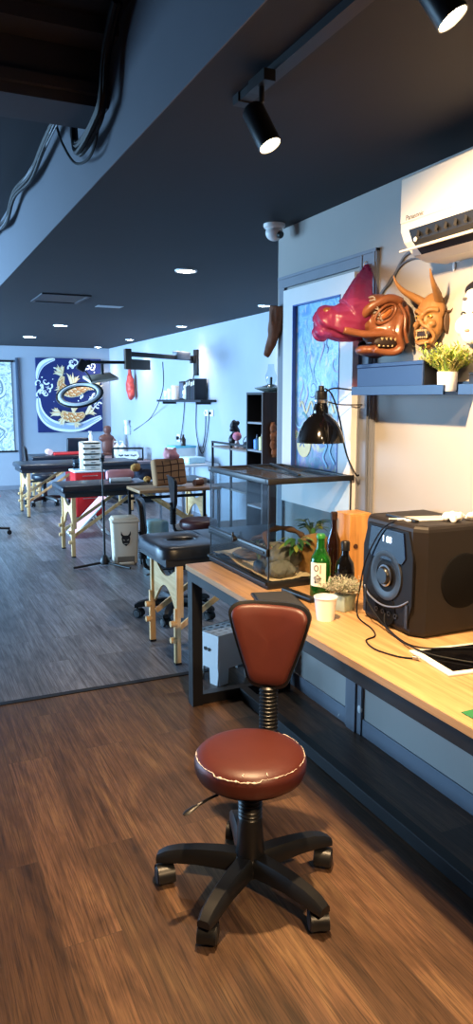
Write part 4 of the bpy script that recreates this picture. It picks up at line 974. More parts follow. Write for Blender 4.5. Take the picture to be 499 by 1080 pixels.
fr.span((-.125, -.12, .372), (.125, .12, .38)).span((-.125, .112, 0), (.125, .12, .38)).span((-.125, -.12, 0), (.125, .12, .008)); fr.build('frame', M_['cream'], tw)
for k in range(5):
    z = .012+.073*k; dd = -.035-(.014*(k % 2))
    dr_ = MB().span((-.115, -.12+dd, z), (.115, .10, z+.006)).span((-.115, -.126+dd, z), (.115, -.12+dd, z+.05)).span((-.115, -.12+dd, z), (-.110, .10, z+.045)).span((.110, -.12+dd, z), (.115, .10, z+.045)).build('drawer', M_['cream'], tw)
    MB().span((-.03, -.133+dd, z+.018), (.03, -.126+dd, z+.03)).build('handle', M_['steel'], dr_)
sb = thing('spray_bottle', 'slim white spray bottle standing on the drawer tower', 'bottle', (2.39, 10.0, 1.065))
MB().lathe([(0, 0), (.024, 0), (.025, .08), (.012, .10), (.012, .12), (0, .12)], 16).build('bottle_body', M_['white'], sb); MB().bar((-.03, 0, .13), (.015, 0, .13), .014, .02, 0, .003).build('nozzle', M_['white'], sb)
o = MB().lathe([(0, 0), (.045, 0), (.05, .01), (.05, .16), (.045, .165), (.045, .01), (0, .008)], 20).build('clear_tub', glass('tub plastic', 'd8e4ec'), None, None, (2.165, 9.93, .685)); tag(o, 'clear tub on the left edge of the red trolley', 'tub')
# folded sun lounger behind the middle couch
fl = thing('folding_lounger', 'pink and white folding lounger slanting under the middle couch', 'lounger', (1.82, 8.82, 0))
MB().tube([(.0, -.18, .012), (.46, -.18, .47), (.46, .18, .47), (0, .18, .012), (0, -.18, .012)], .012, 8).tube([(.26, -.18, .27), (.44, -.18, .012), (.44, .18, .012), (.26, .18, .27)], .011, 8).build('tube_frame', M_['white'], fl)
MB().bar((.02, 0, .035), (.44, 0, .455), .33, .02, 0, .006).build('sling', mat('pink canvas', 'dc9aa0', .8, 0, .12), fl)
# pedal bin with horned face sticker
bn = thing('pedal_bin', 'beige pedal bin with a black horned face sticker', 'bin', (2.01, 7.10, 0), math.radians(-8))
mcb = mat('beige bin plastic', 'd8cbb6', .45, 0, .04)
MB().box((0, 0, .215), (.265, .215, .43), 0, .02, None, 3, .88).build('bin_body', mcb, bn)
MB().box((0, 0, .44), (.28, .232, .03), 0, .012, None, 3).box((0, .005, .462), (.25, .20, .03), 0, .014, None, 3).build('lid', mcb, bn)
MB().span((-.075, -.122, 0), (.075, -.092, .02)).span((-.07, -.135, .012), (.07, -.11, .032), 0, .004).build('pedal', mcb, bn)
MB().span((-.085, -.100, .02), (.085, -.0965, .085)).build('pedal_slot', mat('bin slot', '6b6257', .6), bn)
f = MB(); P = lambda pts, y, mi=0: f.add([(x, y, z) for x, z in pts], [tuple(range(len(pts)))], mi)
yy_ = -.108
P([(-.035, .30), (.035, .30), (.044, .27), (.036, .225), (.0, .19), (-.036, .225), (-.044, .27)], yy_)
P([(-.04, .29), (-.02, .30), (-.034, .315), (-.046, .345), (-.05, .31)], yy_-.0002); P([(.04, .29), (.05, .31), (.046, .345), (.034, .315), (.02, .30)], yy_-.0002)
P([(-.03, .265), (-.008, .255), (-.012, .245), (-.03, .25)], yy_-.0004, 1); P([(.03, .265), (.03, .25), (.012, .245), (.008, .255)], yy_-.0004, 1)
P([(-.024, .222), (.024, .222), (.014, .212), (-.014, .212)], yy_-.0004, 1); f.build('sticker', [M_['black'], mat('sticker grey', '8f8a80', .6)], bn, 'black horned face sticker')
# microphone style floor stand
ms = thing('floor_stand', 'thin black floor stand in front of the middle couch', 'stand', (1.79, 7.05, 0))
MB().tube([(0, 0, .05), (0, 0, .62)], .012, 12).tube([(0, 0, .60), (0, 0, 1.04)], .008, 12).build('pole', M_['black'], ms)
MB().lathe([(0, .02), (.05, .02), (.052, .05), (.035, .09), (.018, .11), (0, .11)], 20).cyl((0, 0, .60), (0, 0, .66), .018).build('clutch', M_['black'], ms)
MB().lathe([(.0, 1.04), (.022, 1.04), (.024, 1.07), (.014, 1.08), (0, 1.08)], 14).build('clamp_head', M_['black'], ms)
for k, a in enumerate((190, 310, 70)):
    q = math.radians(a-5); MB().tube([(.03*math.cos(q), .03*math.sin(q), .035), (.25*math.cos(q), .25*math.sin(q), .018), (.32*math.cos(q), .32*math.sin(q), .014)], .0115, 10).build('leg', M_['black'], ms)
# wooden bench with clutter
wbn = thing('wooden_bench', 'wood topped work table on thin black legs in the middle of the studio', 'table', (2.13, 6.94, 0))
MB().span((0, 0, .715), (.88, .46, .745), 0, .003).build('table_top', grain('mid brown bench', ('7a5a3e', '9d7752', 'b58d64'), 0, .45, 20), wbn)
for x in (.02, .86):
    for y in (.03, .43): MB().bar((x, y, 0), (x, y, .715), .026, .026).build('leg', M_['black'], wbn)
MB().span((.03, .42, .6), (.85, .44, .63)).span((.03, .42, .15), (.85, .44, .18)).build('rail', M_['black'], wbn)
cu = thing('checked_cushion', 'tan cushion with dark brown checked lines propped on the work table', 'cushion', (2.52, 7.18, .745), .12)
cb = MB(); cb.box((0, 0, .15), (.37, .10, .28), 0, .03, (math.radians(-12), 0, .05), 4); cb.build('cover', mat('tan woven cloth', '9a7350', .85, 0, .15, 40), cu)
ln = MB(); Mr = Matrix.Translation((0, 0, .15)) @ Euler((math.radians(-12), 0, .05)).to_matrix().to_4x4()
for x in (-.09, 0, .09): ln.tube([Mr @ V(x+.006*math.sin(z*30), -.0505, z) for z in [-.115+.023*i for i in range(11)]], .005, 6)
for z in (-.07, 0, .07): ln.tube([Mr @ V(x, -.0505, z+.008*math.sin(x*14)) for x in [-.16+.032*i for i in range(11)]], .005, 6)
ln.build('stripes', mat('dark brown stripe', '3a221c', .8), cu, 'dark brown checked lines')
b = MB().ell((0, 0, .062), (.078, .06, .062)).ell((-.02, -.05, .06), (.03, .026, .024)).ell((.05, 0, .112), (.02, .014, .026)).ell((-.045, 0, .115), (.02, .014, .024)).ell((.07, -.01, .04), (.03, .03, .03))
pg = blob(b, .007, 'plush_toy', mat('rose plush', 'cf8f94', .95, 0, .12, 40), None, 3); pg.location = (2.545, 7.20, 1.012); tag(pg, 'small round rose coloured plush toy on top of the checked cushion', 'toy')
# stuffed dog on the middle couch
pd = thing('plush_dog', 'plush dog with dark body and fluffy tan head and paws on the middle couch', 'toy', (2.45, 7.73, .75))
blob(MB().ell((0, 0, .07), (.10, .07, .065)).ell((-.07, 0, .10), (.05, .05, .05)).ell((.09, -.03, .05), (.05, .05, .05)), .008, 'body', mat('navy plush', '252838', .95, 0, .1), pd, 3)
fz = lambda co: .008*noise.noise(co*60)+.004*noise.noise(co*130)
mtan2 = mat('tan fluffy plush', 'b98547', .95, 0, .3, 60)
blob(MB().ell((-.125, -.02, .155), (.055, .05, .045)).ell((-.16, -.05, .145), (.03, .025, .02)).ell((-.09, .0, .18), (.025, .02, .02)), .007, 'head', mtan2, pd, 1, fz)
blob(MB().ell((.15, -.05, .06), (.075, .06, .06)).ell((.11, -.07, .03), (.05, .04, .03)), .007, 'rear_paw', mtan2, pd, 1, fz)
blob(MB().ell((-.02, -.09, .03), (.04, .045, .03)), .007, 'front_paw', mtan2, pd, 1, fz)
o = MB().tube([(2.06, 7.93, .81), (2.1, 7.93, .81), (2.32, 7.93, .81), (2.36, 7.93, .81)], [.045, .06, .06, .045], 20).build('bolster_pillow', M_['skin']); tag(o, 'pink bolster pillow lying on the middle couch', 'pillow')
o = MB().tube([(2.05, 7.76, .775), (2.28, 7.74, .775)], .025, 12).build('rolled_towel', M_['white']); tag(o, 'thin white towel roll in front of the pink bolster', 'towel')
tubs = thing('white_bucket', 'white plastic bucket under the wooden work table', 'bucket', (2.72, 7.17, 0))
MB().lathe([(0, .0), (.11, 0), (.14, .30), (.148, .30), (.148, .32), (.138, .32), (.108, .01), (0, .01)], 28).build('bucket_body', M_['white'], tubs); MB().tube([(.14*math.cos(PI*i/10), 0.02, .30+.06*math.sin(PI*i/10)) for i in range(11)], .004, 6).build('handle', M_['steel'], tubs)
o = MB().box((2.36, 7.2, .2), (.22, .24, .40), 0, .03, (0, 0, .3), 3).build('cardboard_drum', mat('pale cyan packaging', 'a9dbe6', .5, 0, .15)); tag(o, 'pale cyan wrapped package under the work table', 'package')
for i, (x, y, m_, lab) in enumerate(((2.83, 7.12, '6b4636', 'brown wrapped tape roll lying on the right of the work table'), (2.93, 7.28, 'd8c3b2', 'pale wrapped roll lying at the back right corner of the work table'))):
    o = MB().tube([(x-.05, y, .745+.032), (x+.05, y+.03, .745+.032)], .032, 16).build('wrap_roll', mat('roll %d' % i, m_, .7)); tag(o, lab, 'roll')
# steel rack with ornament
rk = thing('metal_rack', 'slim black metal rack against the right wall behind the terrarium', 'shelf', (3.05, 6.30, 0))
rf = MB()
for y in (0, .5, .98):
    for x in (0, .48): rf.span((x, y, 0), (x+.02, y+.02, 1.20))
for x in (0, .48): rf.span((x, 0, 1.18), (x+.02, 1.0, 1.20))
rf.build('frame', M_['black'], rk)
for z in (.3, .72, 1.13): MB().span((.0, .0, z), (.5, 1.0, z+.018)).build('shelf_board', mat('grey shelf board', '7c7069', .6), rk)
random.seed(21); b = MB().ell((0, 0, .02), (.06, .05, .02)).tube(spline([(0, 0, .0), (-.02, 0, .07), (.025, .0, .14), (-.01, 0, .21), (.02, 0, .25)], 5), [.045]*10+[.04]*11, 10)
for k in range(14): b.ell((random.uniform(-.05, .05), random.uniform(-.03, .03), random.uniform(.03, .25)), random.uniform(.014, .026), 0, 10)
o = blob(b, .006, 'carved_ornament', mat('black carved stone', '0d0d11', .4, 0, .2), None, 1); o.location = (3.25, 7.14, 1.148); tag(o, 'tall black carved ornament on the metal rack', 'ornament')
vs_ = thing('flower_vase', 'small vase with a pink bloom on the metal rack', 'vase', (3.17, 6.90, 1.148))
MB().lathe([(0, 0), (.022, 0), (.03, .03), (.018, .06), (.02, .07), (0, .068)], 18).build('vase_body', mat('pale pink ceramic', 'd9b9b5', .3), vs_)
MB().ell((0, 0, .115), (.048, .048, .045), 0, 12).build('bloom', mat('pink petals', 'c9788c', .8, 0, .3, 60), vs_); MB().tube([(0, 0, .06), (.005, 0, .12)], .004, 6).build('stem', M_['black'], vs_)
kt = thing('small_kettle', 'small dark kettle with wire handle on the metal rack', 'kettle', (3.2, 6.72, 1.148))
MB().lathe([(0, 0), (.04, 0), (.05, .03), (.04, .06), (.015, .07), (0, .075)], 20).build('kettle_body', mat('dark iron', '2a2c33', .5, .3), kt); MB().tube([(.045*math.cos(PI*i/10), 0, .06+.06*math.sin(PI*i/10)) for i in range(11)], .004, 6).build('handle', M_['black'], kt); MB().tube([(.04, 0, .03), (.07, 0, .055)], [.01, .006], 8).build('spout', mat('dark iron', '2a2c33'), kt)
# tall open shelf unit
cbn = thing('shelf_unit', 'tall black open shelf unit with brown side beyond the near wall corner', 'shelf', (2.80, 5.58, 0))
MB().span((0, 0, 0), (.40, .02, 1.70)).build('side_board', grain('dark brown board', ('2c1c16', '3f291f', '523528'), 2, .5, 18), cbn, 'dark brown side')
c_ = MB().span((0, .30, 0), (.40, .32, 1.70)).span((.38, .02, 0), (.40, .30, 1.70)).span((0, .02, 1.68), (.40, .30, 1.70))
c_.build('carcass', M_['black'], cbn)
for z in (.2, .45, .70, .95, 1.19, 1.43): MB().span((0.004, .02, z), (.38, .30, z+.016)).build('shelf_board', mat('grey edge', '7f8087', .6), cbn)
for x, y, m_, h_, lab in ((2.86, 5.80, '4f86c6', .085, 'blue capped bottle in the open shelf unit'), (2.86, 5.70, 'd3cf8e', .11, 'pale yellow bottle in the open shelf unit')):
    q = thing('small_bottle', lab, 'bottle', (x, y, 1.206)); MB().lathe([(0, 0), (.032, 0), (.034, h_), (.015, h_+.01), (0, h_+.01)], 18).build('bottle_body', mat('bottle '+m_, m_, .4), q); MB().cyl((0, 0, h_+.01), (0, 0, h_+.045), .012, .008, 12).build('cap', M_['white'] if h_ > .1 else mat('navy cap', '22304e', .4), q)
gl = thing('glass_lamp', 'glass lantern with wide glass dish on top of the shelf unit', 'lamp', (2.96, 5.74, 1.70))
MB().lathe([(0, 0), (.05, 0), (.14, .03), (.145, .04), (.05, .06), (.03, .07), (0, .07)], 28).build('glass_dish', mat('milky glass', 'aeb6ad', .12, 0, .1, trans=.5), gl)
MB().lathe([(.03, .07), (.045, .10), (.05, .14), (.03, .19), (.025, .24)], 24).build('chimney', glass('clear glass', 'eaf2f4'), gl); MB().tube([(0, 0, .07), (0, 0, .13)], .012, 8).build('burner', M_['black'], gl)
o = blob(MB().ell((2.885, 5.555, 1.40), (.03, .022, .05)).ell((2.90, 5.55, 1.33), (.045, .02, .05)).ell((2.89, 5.555, 1.26), (.03, .02, .05)).ell((2.91, 5.553, 1.19), (.04, .022, .04)).tube([(2.89, 5.56, 1.45), (2.90, 5.56, 1.15)], .02, 8), .006, 'wood_carving', mat('orange brown carving', '9a5a34', .5, 0, .3, 30), None, 2, lambda co: .006*noise.noise(co*40)); tag(o, 'orange brown figure carving hung on the side of the shelf unit', 'carving')
# ------------------------------------------------------------------ right wall of the studio
wsf = thing('wall_shelf', 'thin dark shelf holding books and jars high on the right studio wall', 'shelf', (3.70, 10.40, 1.60), RW)
MB().span((0, -.22, 0), (1.72, -.001, .03), 0, .002, 1).build('shelf_board', mat('dark shelf', '1f222b', .5), wsf); MB().span((.2, -.2, -.03), (.23, -.002, 0)).span((1.5, -.2, -.03), (1.53, -.002, 0)).build('bracket', M_['black'], wsf)
random.seed(3)
for i, y in enumerate((8.98, 9.03, 9.08, 9.14, 9.20, 9.25)):
    hh = (.27, .26, .25, .27, .26, .25)[i]; bk = thing('book', ('dark book at the right end of the row on the wall shelf', 'second dark book from the right of the row on the wall shelf', 'third dark book from the right of the row on the wall shelf', 'third dark book from the left of the row on the wall shelf', 'second dark book from the left of the row on the wall shelf', 'dark book at the left end of the row, beside the pale figurine')[i], 'book', (3.60, y, 1.63), 0, 'dark books on the studio wall shelf')
    MB().span((-.09, -.020, 0), (.08, .020, hh), 0, .002, 1).build('cover', mat('book cover %d' % (i % 3), ('20222a', '2a2530', '1a2430')[i % 3], .5), bk); MB().span((-.085, -.016, .004), (.082, .016, hh-.004)).build('pages', M_['cream'], bk); MB().span((-.0912, -.012, hh*.7), (-.090, .012, hh*.9)).build('spine_label', M_['cream'], bk)
fgm = blob(MB().ell((0, 0, .04), (.06, .06, .04)).ell((0, 0, .10), (.045, .05, .06)).ell((-.01, 0, .17), (.038, .036, .04)).ell((-.03, .03, .10), (.025, .02, .04)), .008, 'figurine', mat('ivory figurine', 'd8cdbb', .5, 0, .1), None, 2); fgm.location = (3.58, 9.42, 1.628); tag(fgm, 'pale figurine between the books and the black frame on the wall shelf', 'figurine')
pf = thing('picture_frame', 'small black frame standing on the wall shelf', 'frame', (3.6, 9.64, 1.63), RW)
MB().span((-.09, -.015, 0), (.09, .015, .25), 0, .003).build('frame', M_['black'], pf); MB().span((-.07, -.017, .02), (.07, -.0155, .23)).build('print', mat('grey print', '4a5468', .5, 0, .4, 30), pf)
for i, (y, hh, lab) in enumerate(((10.05, .13, 'white jar in the middle of the trio on the wall shelf'), (10.2, .10, 'white jar at the left end of the wall shelf'), (9.88, .17, 'tallest white jar beside the black frame on the wall shelf'))):
    j = thing('white_jar', lab, 'jar', (3.58, y, 1.63), 0, 'white jars on the wall shelf'); MB().lathe([(0, 0), (.05, 0), (.055, .01), (.055, hh), (0, hh)], 20).build('jar_body', M_['white'], j); MB().lathe([(0, hh), (.057, hh), (.057, hh+.025), (0, hh+.03)], 20).build('lid', M_['cream'], j)
for y in (8.83, 9.0):
    pl = thing('socket_plate', 'white double wall socket %s under the books shelf' % ('right of the pair' if y < 8.9 else 'left of the pair'), 'socket', (3.70, y, 1.46), RW); MB().box((0, -.006, 0), (.12, .012, .085), 0, .004).build('plate', M_['white'], pl); MB().box((-.02, -.018, 0), (.035, .03, .035), 0, .004).build('plug', M_['blackpl'] if y < 8.9 else M_['cream'], pl)
pl = thing('socket_plate', 'white wall socket with black plug low on the right studio wall', 'socket', (3.70, 10.07, 1.08), RW); MB().box((0, -.006, 0), (.13, .012, .11), 0, .004).build('plate', M_['white'], pl); MB().box((0, -.022, .0), (.04, .04, .05), 0, .006).build('plug', M_['blackpl'], pl)
for pts, lab in (([(3.69, 10.07, 1.10), (3.68, 9.95, 1.08), (3.685, 9.85, 1.35), (3.69, 9.80, 1.60)], 'thin cable from the shelf down to the black plug on the studio wall'), ([(3.69, 9.35, 1.60), (3.685, 9.35, 1.2), (3.68, 9.15, .92), (3.68, 8.98, 1.1), (3.69, 8.90, 1.44)], 'thin cable drooping in a curve below the studio wall shelf'), ([(3.69, 9.02, 1.42), (3.685, 9.03, 1.2), (3.68, 9.1, 1.0)], 'short thin cable hanging from the left wall socket'), ([(3.69, 9.42, 2.02), (3.69, 9.5, 1.8), (3.69, 9.55, 1.62)], 'thin cable from the lamp arm bracket to the wall shelf'), ([(3.10, 9.0, 2.10), (3.4, 9.9, 1.75), (3.68, 11.3, 1.35), (3.69, 12.3, 1.10)], 'long thin cable slanting from the lamp arm to the far wall')):
    o = MB().tube(spline(pts, 6), .006, 6).build('wall_cable', mc); tag(o, lab, 'cable')
# swing arm with panel lamp and ring lamp
ar = thing('lamp_arm', 'long black swing arm with hanging panel lamp, bracketed to the right studio wall', 'lamp', (3.695, 9.33, 2.14))
MB().box((-.015, 0, -.02), (.03, .12, .34), 0, .004).box((-.06, 0, .02), (.07, .06, .10), 0, .006).build('wall_bracket', M_['black'], ar)
e1 = V(-1.16, -.70, .03); e0 = V(-.06, 0, .03)
MB().bar(e0, e1, .05, .055, 0, .004).build('arm', M_['black'], ar); MB().bar(e0.lerp(e1, .08)+V(0, 0, .03), e0.lerp(e1, .30)+V(0, 0, .03), .09, .10, 0, .012).build('counterweight', mat('grey housing', '777b83', .4, .2), ar, 'grey metal housing')
MB().box(e1+V(.0, 0, -.06), (.08, .08, .24), 0, .01).box(e1+V(.16, .10, -.12), (.34, .09, .12), 0, .01, (0, 0, .5)).build('joint', mat('dark bronze housing', '4a4038', .5), ar)
e2 = e1+V(-.42, .10, -.10)
MB().bar(e1+V(0, 0, -.10), e2, .03, .035, 0, .003).build('second_arm', M_['black'], ar)
MB().tube([e2.lerp(e1, .30)+V(0, 0, -.05), e2.lerp(e1, .30)+V(0, 0, -.17)], .02, 10).build('stem', M_['black'], ar)
pn = MB().box(e2.lerp(e1, .32)+V(-.03, 0, -.215), (.36, .22, .035), 0, .008, (math.radians(18), math.radians(-8), .2)).build('panel_lamp', mat('pale lamp housing', 'd9d2c2', .4), ar, 'flat pale lamp head'); MB().box(e2.lerp(e1, .32)+V(-.03, 0, -.215)+V(0, .006, -.019), (.31, .18, .004), 0, 0, (math.radians(18), math.radians(-8), .2)).build('diffuser', mat('lamp diffuser', 'f2ead8', .4, 0, 0), pn)
e3 = e2+V(-.10, .02, -.02)
MB().bar(e2, e3, .05, .06, 0, .01).box(e3+V(0, 0, -.02), (.10, .08, .13), 0, .012, (0, .5, 0)).build('clamp', M_['black'], ar)
rc = V(1.925, 8.5, 1.69)-V(3.70, 9.33, 2.14)
MB().tube(spline([e3+V(0, 0, -.05), e3.lerp(rc, .35)+V(.08, 0, 0), rc+V(.15, .04, .15)], 6), .010, 8).build('gooseneck', M_['black'], ar)
vd = V(.909*.0+.22, .97, 0).normalized()
def ringpts(R, n=40):
    out = []
    ux = V(.93, -.2, .33).normalized(); nrm = V(-.25, -.46, .85).normalized(); ux = (ux-nrm*ux.dot(nrm)).normalized(); uy = nrm.cross(ux)
    return [rc+ux*R*math.cos(2*PI*i/n)+uy*R*math.sin(2*PI*i/n) for i in range(n+1)], nrm
pts, nrm = ringpts(.225); MB().tube(pts, .030, 10, 0, False, True, .6).build('ring_lamp', mat('white ring lamp', 'eef2f6', .35, 0, 0), ar, 'white ring lamp head')
pts, nrm = ringpts(.262); MB().tube(pts, .012, 8, 0, False).build('ring_rim', M_['blackpl'], ar); pts, nrm = ringpts(.19); MB().tube(pts, .008, 8, 0, False).build('ring_rim', M_['blackpl'], ar)
b = MB().ell((0, 0, 0), (.07, .10, .20)).ell((0, .02, .22), (.03, .04, .1)).ell((.0, -.03, -.14), (.06, .09, .1))
o = blob(b, .014, 'hanging_bag', mat('translucent red bag', 'c2453d', .5, 0, .25), None, 2, lambda co: .014*noise.noise(co*14)); o.location = (3.60, 12.15, 1.86); tag(o, 'red bag hanging on the far right studio wall', 'bag')
# low counter at the back right with bust, bottles and sign rack
lc = thing('low_counter', 'low grey counter along the far right wall', 'counter', (3.15, 11.2, 0))
MB().span((0, 0, .06), (.53, 2.0, .62)).build('cabinet', mat('blue grey counter', '566071', .5), lc); MB().span((-.02, -.02, .62), (.535, 2.02, .66), 0, .004).build('counter_top', mat('dusky pink counter top', '9a8a90', .45), lc)
for k in range(4): MB().span((-.012, .02+.495*k, .09), (-.001, .495+.495*k, .60), 0, .003).build('door', mat('blue grey counter', '566071'), lc)
MB().span((.03, .03, 0), (.52, 1.97, .06)).build('plinth', M_['black'], lc)
bu = blob(MB().ell((0, 0, .16), (.11, .08, .18)).ell((-.02, 0, .30), (.14, .07, .07)).ell((0, 0, .36), (.05, .05, .08)).box((0, 0, .45), (.13, .13, .14), 0, .05, None, 3).ell((.11, -.05, .16), (.035, .05, .14)).span((-.1, -.08, 0), (.1, .08, .03)), .011, 'wooden_bust', mat('brown leather bust', '6a3f35', .5, 0, .2), None, 4); bu.location = (3.34, 12.72, .658); tag(bu, 'brown bust with boxy head on the low counter', 'bust')
for i, (x, y, hh, lab) in enumerate(((3.38, 12.25, .26, 'white pump bottle beside the brown bust'), (3.40, 11.98, .28, 'white pump bottle behind the sign rack'))):
    q = thing('pump_bottle', lab, 'bottle', (x, y, .66), 0, 'white pump bottles'); MB().lathe([(0, 0), (.055, 0), (.06, .01), (.06, hh*.7), (.03, hh*.8), (.022, hh*.88), (0, hh*.88)], 20).build('bottle_body', M_['white'], q); MB().tube([(0, 0, hh*.88), (0, 0, hh), (-.05, 0, hh)], .012, 8).build('pump', M_['white'], q)
sr = thing('sign_rack', 'black wire rack holding a white lettered plaque on the low counter', 'rack', (3.36, 11.55, .66), math.radians(-20))
rr_ = MB()
for x in (-.24, .24):
    for y in (-.1, .1): rr_.bar((x, y, 0), (x, y, .2), .018, .018)
for z in (.012, .19):
    for y in (-.1, .1): rr_.bar((-.24, y, z), (.24, y, z), .018, .018)
    for x in (-.24, .24): rr_.bar((x, -.1, z), (x, .1, z), .018, .018)
rr_.build('wire_frame', M_['black'], sr)
pq = MB().prism([(-.19, .05), (-.15, .14), (-.1, .145), (.1, .15), (.16, .14), (.19, .07), (.15, .02), (0, .03), (-.13, .015)], Matrix.Translation((0, -.112, 0)) @ FACE, -.004, .004).build('plaque', M_['white'], sr, 'white shaped plaque')
sc = MB()
for k, (xa, xb) in enumerate(((-.14, -.07), (-.05, .03), (.05, .14))): sc.ribbon([(xa+(xb-xa)*i/14, .082+.016*math.sin(i*1.9+k)+.006*math.sin(i*.7)) for i in range(15)], .010, -.1175)
sc.build('plaque_lettering', M_['black'], pq)
o = MB().box((3.655, 12.55, 1.10), (.09, .11, .16), 0, .02, None, 3).lathe([(0, 0), (.03, 0), (.05, .09), (.046, .09), (.0, .02)], 16, 0, (3.64, 12.55, 1.18)).build('soap_dispenser', M_['white']); tag(o, 'white dispenser with cup fixed to the far right wall', 'dispenser')
# side table with white packages against the bright wall
sdt = thing('side_table', 'white side table against the bright right studio wall', 'table', (3.17, 8.55, 0))
MB().span((0, 0, .80), (.50, .95, .83), 0, .003).build('table_top', M_['white'], sdt)
for x in (.03, .47):
    for y in (.03, .92): MB().bar((x, y, 0), (x, y, .80), .03, .03).build('leg', M_['steel'], sdt)
bx = thing('white_carton', 'white carton with cyan band on the side table', 'box', (3.42, 9.22, .83), .1)
MB().box((0, 0, .09), (.30, .26, .18), 0, .006).build('carton_body', M_['white'], bx); MB().box((0, 0, .185), (.31, .27, .025), 0, .005).build('lid', mat('cyan lid', '6cc9dd', .4), bx)
o = MB().lathe([(0, 0), (.03, 0), (.033, .008), (.033, .09), (.014, .115), (.014, .15), (0, .15)], 18).build('amber_bottle', mat('dark amber', '3c2a22', .3)); o.location = (3.42, 9.15, 1.027); tag(o, 'small dark bottle standing on the white carton', 'bottle')
o = MB().box((3.40, 8.78, .87), (.26, .24, .08), 0, .02, (0, 0, .2), 3).build('tissue_pack', mat('pale blue wrap', 'bfe4ee', .4, 0, .1)); tag(o, 'pale blue tissue pack on the side table', 'package')

# ------------------------------------------------------------------ pictures on the back wall
kp = thing('koi_painting', 'square navy painting of two koi among white waves on the back wall', 'painting', (2.925, 13.798, 1.03))
MB().span((-.60, -.045, 0), (.60, -.001, 1.34), 0, .004, 1).build('canvas', mat('navy canvas', '17265f', .6, 0, .12, 4), kp)
a = MB(); yk = -.0456; lay = [0]
def yl(): lay[0] += 1; return yk-.00012*lay[0]
def fish(pts, wd, mi): a.ribbon([(q.x, q.y) for q in pts], wd, yl(), mi)
# broad wave bands along the lower and left edge
for off, w_, mi in ((0, .17, 0), (.03, .05, 1), (-.035, .03, 1)):
    pts = spline([(-.575, .62+off, 0), (-.56, .42+off, 0), (-.47, .25+off, 0), (-.30, .13+off*.6, 0), (-.05, .085+off*.6, 0), (.2, .10+off*.6, 0), (.42, .20+off*.6, 0), (.575, .27+off*.6, 0)], 6)
    a.ribbon([(q.x, q.y) for q in pts], [w_*(.25+.75*math.sin(PI*(i+2)/(len(pts)+4))) for i in range(len(pts))], yl(), mi)
for off, w_, mi in ((0, .10, 0), (.02, .03, 1)):
    pts = spline([(-.585, .95, 0), (-.56+off, 1.10, 0), (-.49+off, 1.22-off, 0), (-.37, 1.29-off, 0), (-.25, 1.32, 0)], 6); a.ribbon([(q.x, q.y) for q in pts], [w_*math.sin(PI*(i+2)/(len(pts)+4)) for i in range(len(pts))], yl(), mi)
random.seed(31)
def foam(cx, cz, n, sx, sz):
    for k in range(n): curl(a, cx+random.uniform(-sx, sx), cz+random.uniform(-sz, sz), random.uniform(.04, .065), random.uniform(0, 6), 0, yl(), .030, .85, random.choice((-1, 1)))
foam(-.46, .82, 11, .10, .16); foam(.22, 1.22, 13, .22, .07); foam(.47, .58, 12, .08, .17); foam(.10, .66, 6, .10, .06)
for k in range(26): a.disc((random.uniform(-.5, .5), random.uniform(.35, 1.3)), random.uniform(.006, .014), yl(), 0, 8)
# koi: body, fins, tail
def koi(P, W0, fins, mi, mi2):
    pts = spline(P, 9); n = len(pts)
    for (bx_, bz, an, L_, ww) in fins:
        for j, q in enumerate((-.62, -.36, -.12, .12, .36, .62)):
            ll = L_*(1.12 if j % 2 else .92)
            a.ribbon([(bx_+math.cos(an+q*(.6+.4*i/7))*ll*i/7, bz+math.sin(an+q*(.6+.4*i/7))*ll*i/7+.02*math.sin(i*.5+j)) for i in range(8)], [ww*.6*(.35+.65*math.sin(PI*(i+1)/8))*(1-(i/7)**4*.9) for i in range(8)], yl(), 2 if j % 2 else 3)
    wd_ = [W0*math.sin(PI*min(1, (i+2)/(n+2)))**.7+.008 for i in range(n)]
    a.ribbon([(q.x, q.y) for q in pts], [w+.016 for w in wd_], yl(), 2); a.ribbon([(q.x, q.y) for q in pts], wd_, yl(), mi)
    for i in range(3, n-3):
        t_ = (pts[i+1]-pts[i-1]).normalized()
        for k in range(-2, 3):
            off = (k+.5*(i % 2))*.19*wd_[i]
            if abs(off) < wd_[i]*.42: a.disc((pts[i].x-t_.y*off, pts[i].y+t_.x*off), wd_[i]*.095, yl(), (4, 3, 4, 2, mi2)[(i+k) % 5], 8)
koi([(-.12, 1.02, 0), (-.16, .86, 0), (-.05, .74, 0), (.12, .74, 0), (.30, .82, 0), (.42, .80, 0)], .16, [(-.13, 1.05, 1.9, .17, .08), (-.13, 1.05, 2.6, .15, .07), (.05, .84, 1.4, .22, .09), (-.12, .80, 3.6, .15, .06), (.42, .80, .2, .2, .09)], 3, 4)
koi([(-.18, .36, 0), (-.05, .28, 0), (.12, .27, 0), (.25, .34, 0)], .17, [(-.2, .34, 2.9, .17, .08), (-.12, .24, 3.9, .14, .06), (.27, .34, .4, .19, .09), (.1, .2, 4.8, .12, .06), (.05, .36, 1.4, .15, .08)], 3, 4)
a.build('artwork', [mat('paint white', 'e8ebf0', .6, 0, .04), mat('paint pale blue', '9fb0cd', .6, 0, .05), mat('paint cream', 'e6d7b2', .6, 0, .08), mat('paint straw', 'dcb982', .6, 0, .12), mat('paint orange', 'c98148', .6, 0, .15)], kp)
sl = thing('hanging_scroll', 'pale monochrome hanging scroll on the left of the back wall', 'scroll', (1.52, 13.798, .70))
t = NT('ink wash print'); co = t.coords(); n1 = t.noise(t.mapping(co, (1, 1, 1)), 5, 8, .68, 3.2)
t.link(t.ramp(n1, [(.30, '6a7b80'), (.42, '93a5a9'), (.5, 'cfd9da'), (.58, 'eef2f2'), (.68, 'a4b4b9')]), t.b.inputs['Base Color']); t.b.inputs['Roughness'].default_value = .8
MB().span((-.38, -.012, 0), (.38, -.001, 1.60)).build('paper', t.m, sl)
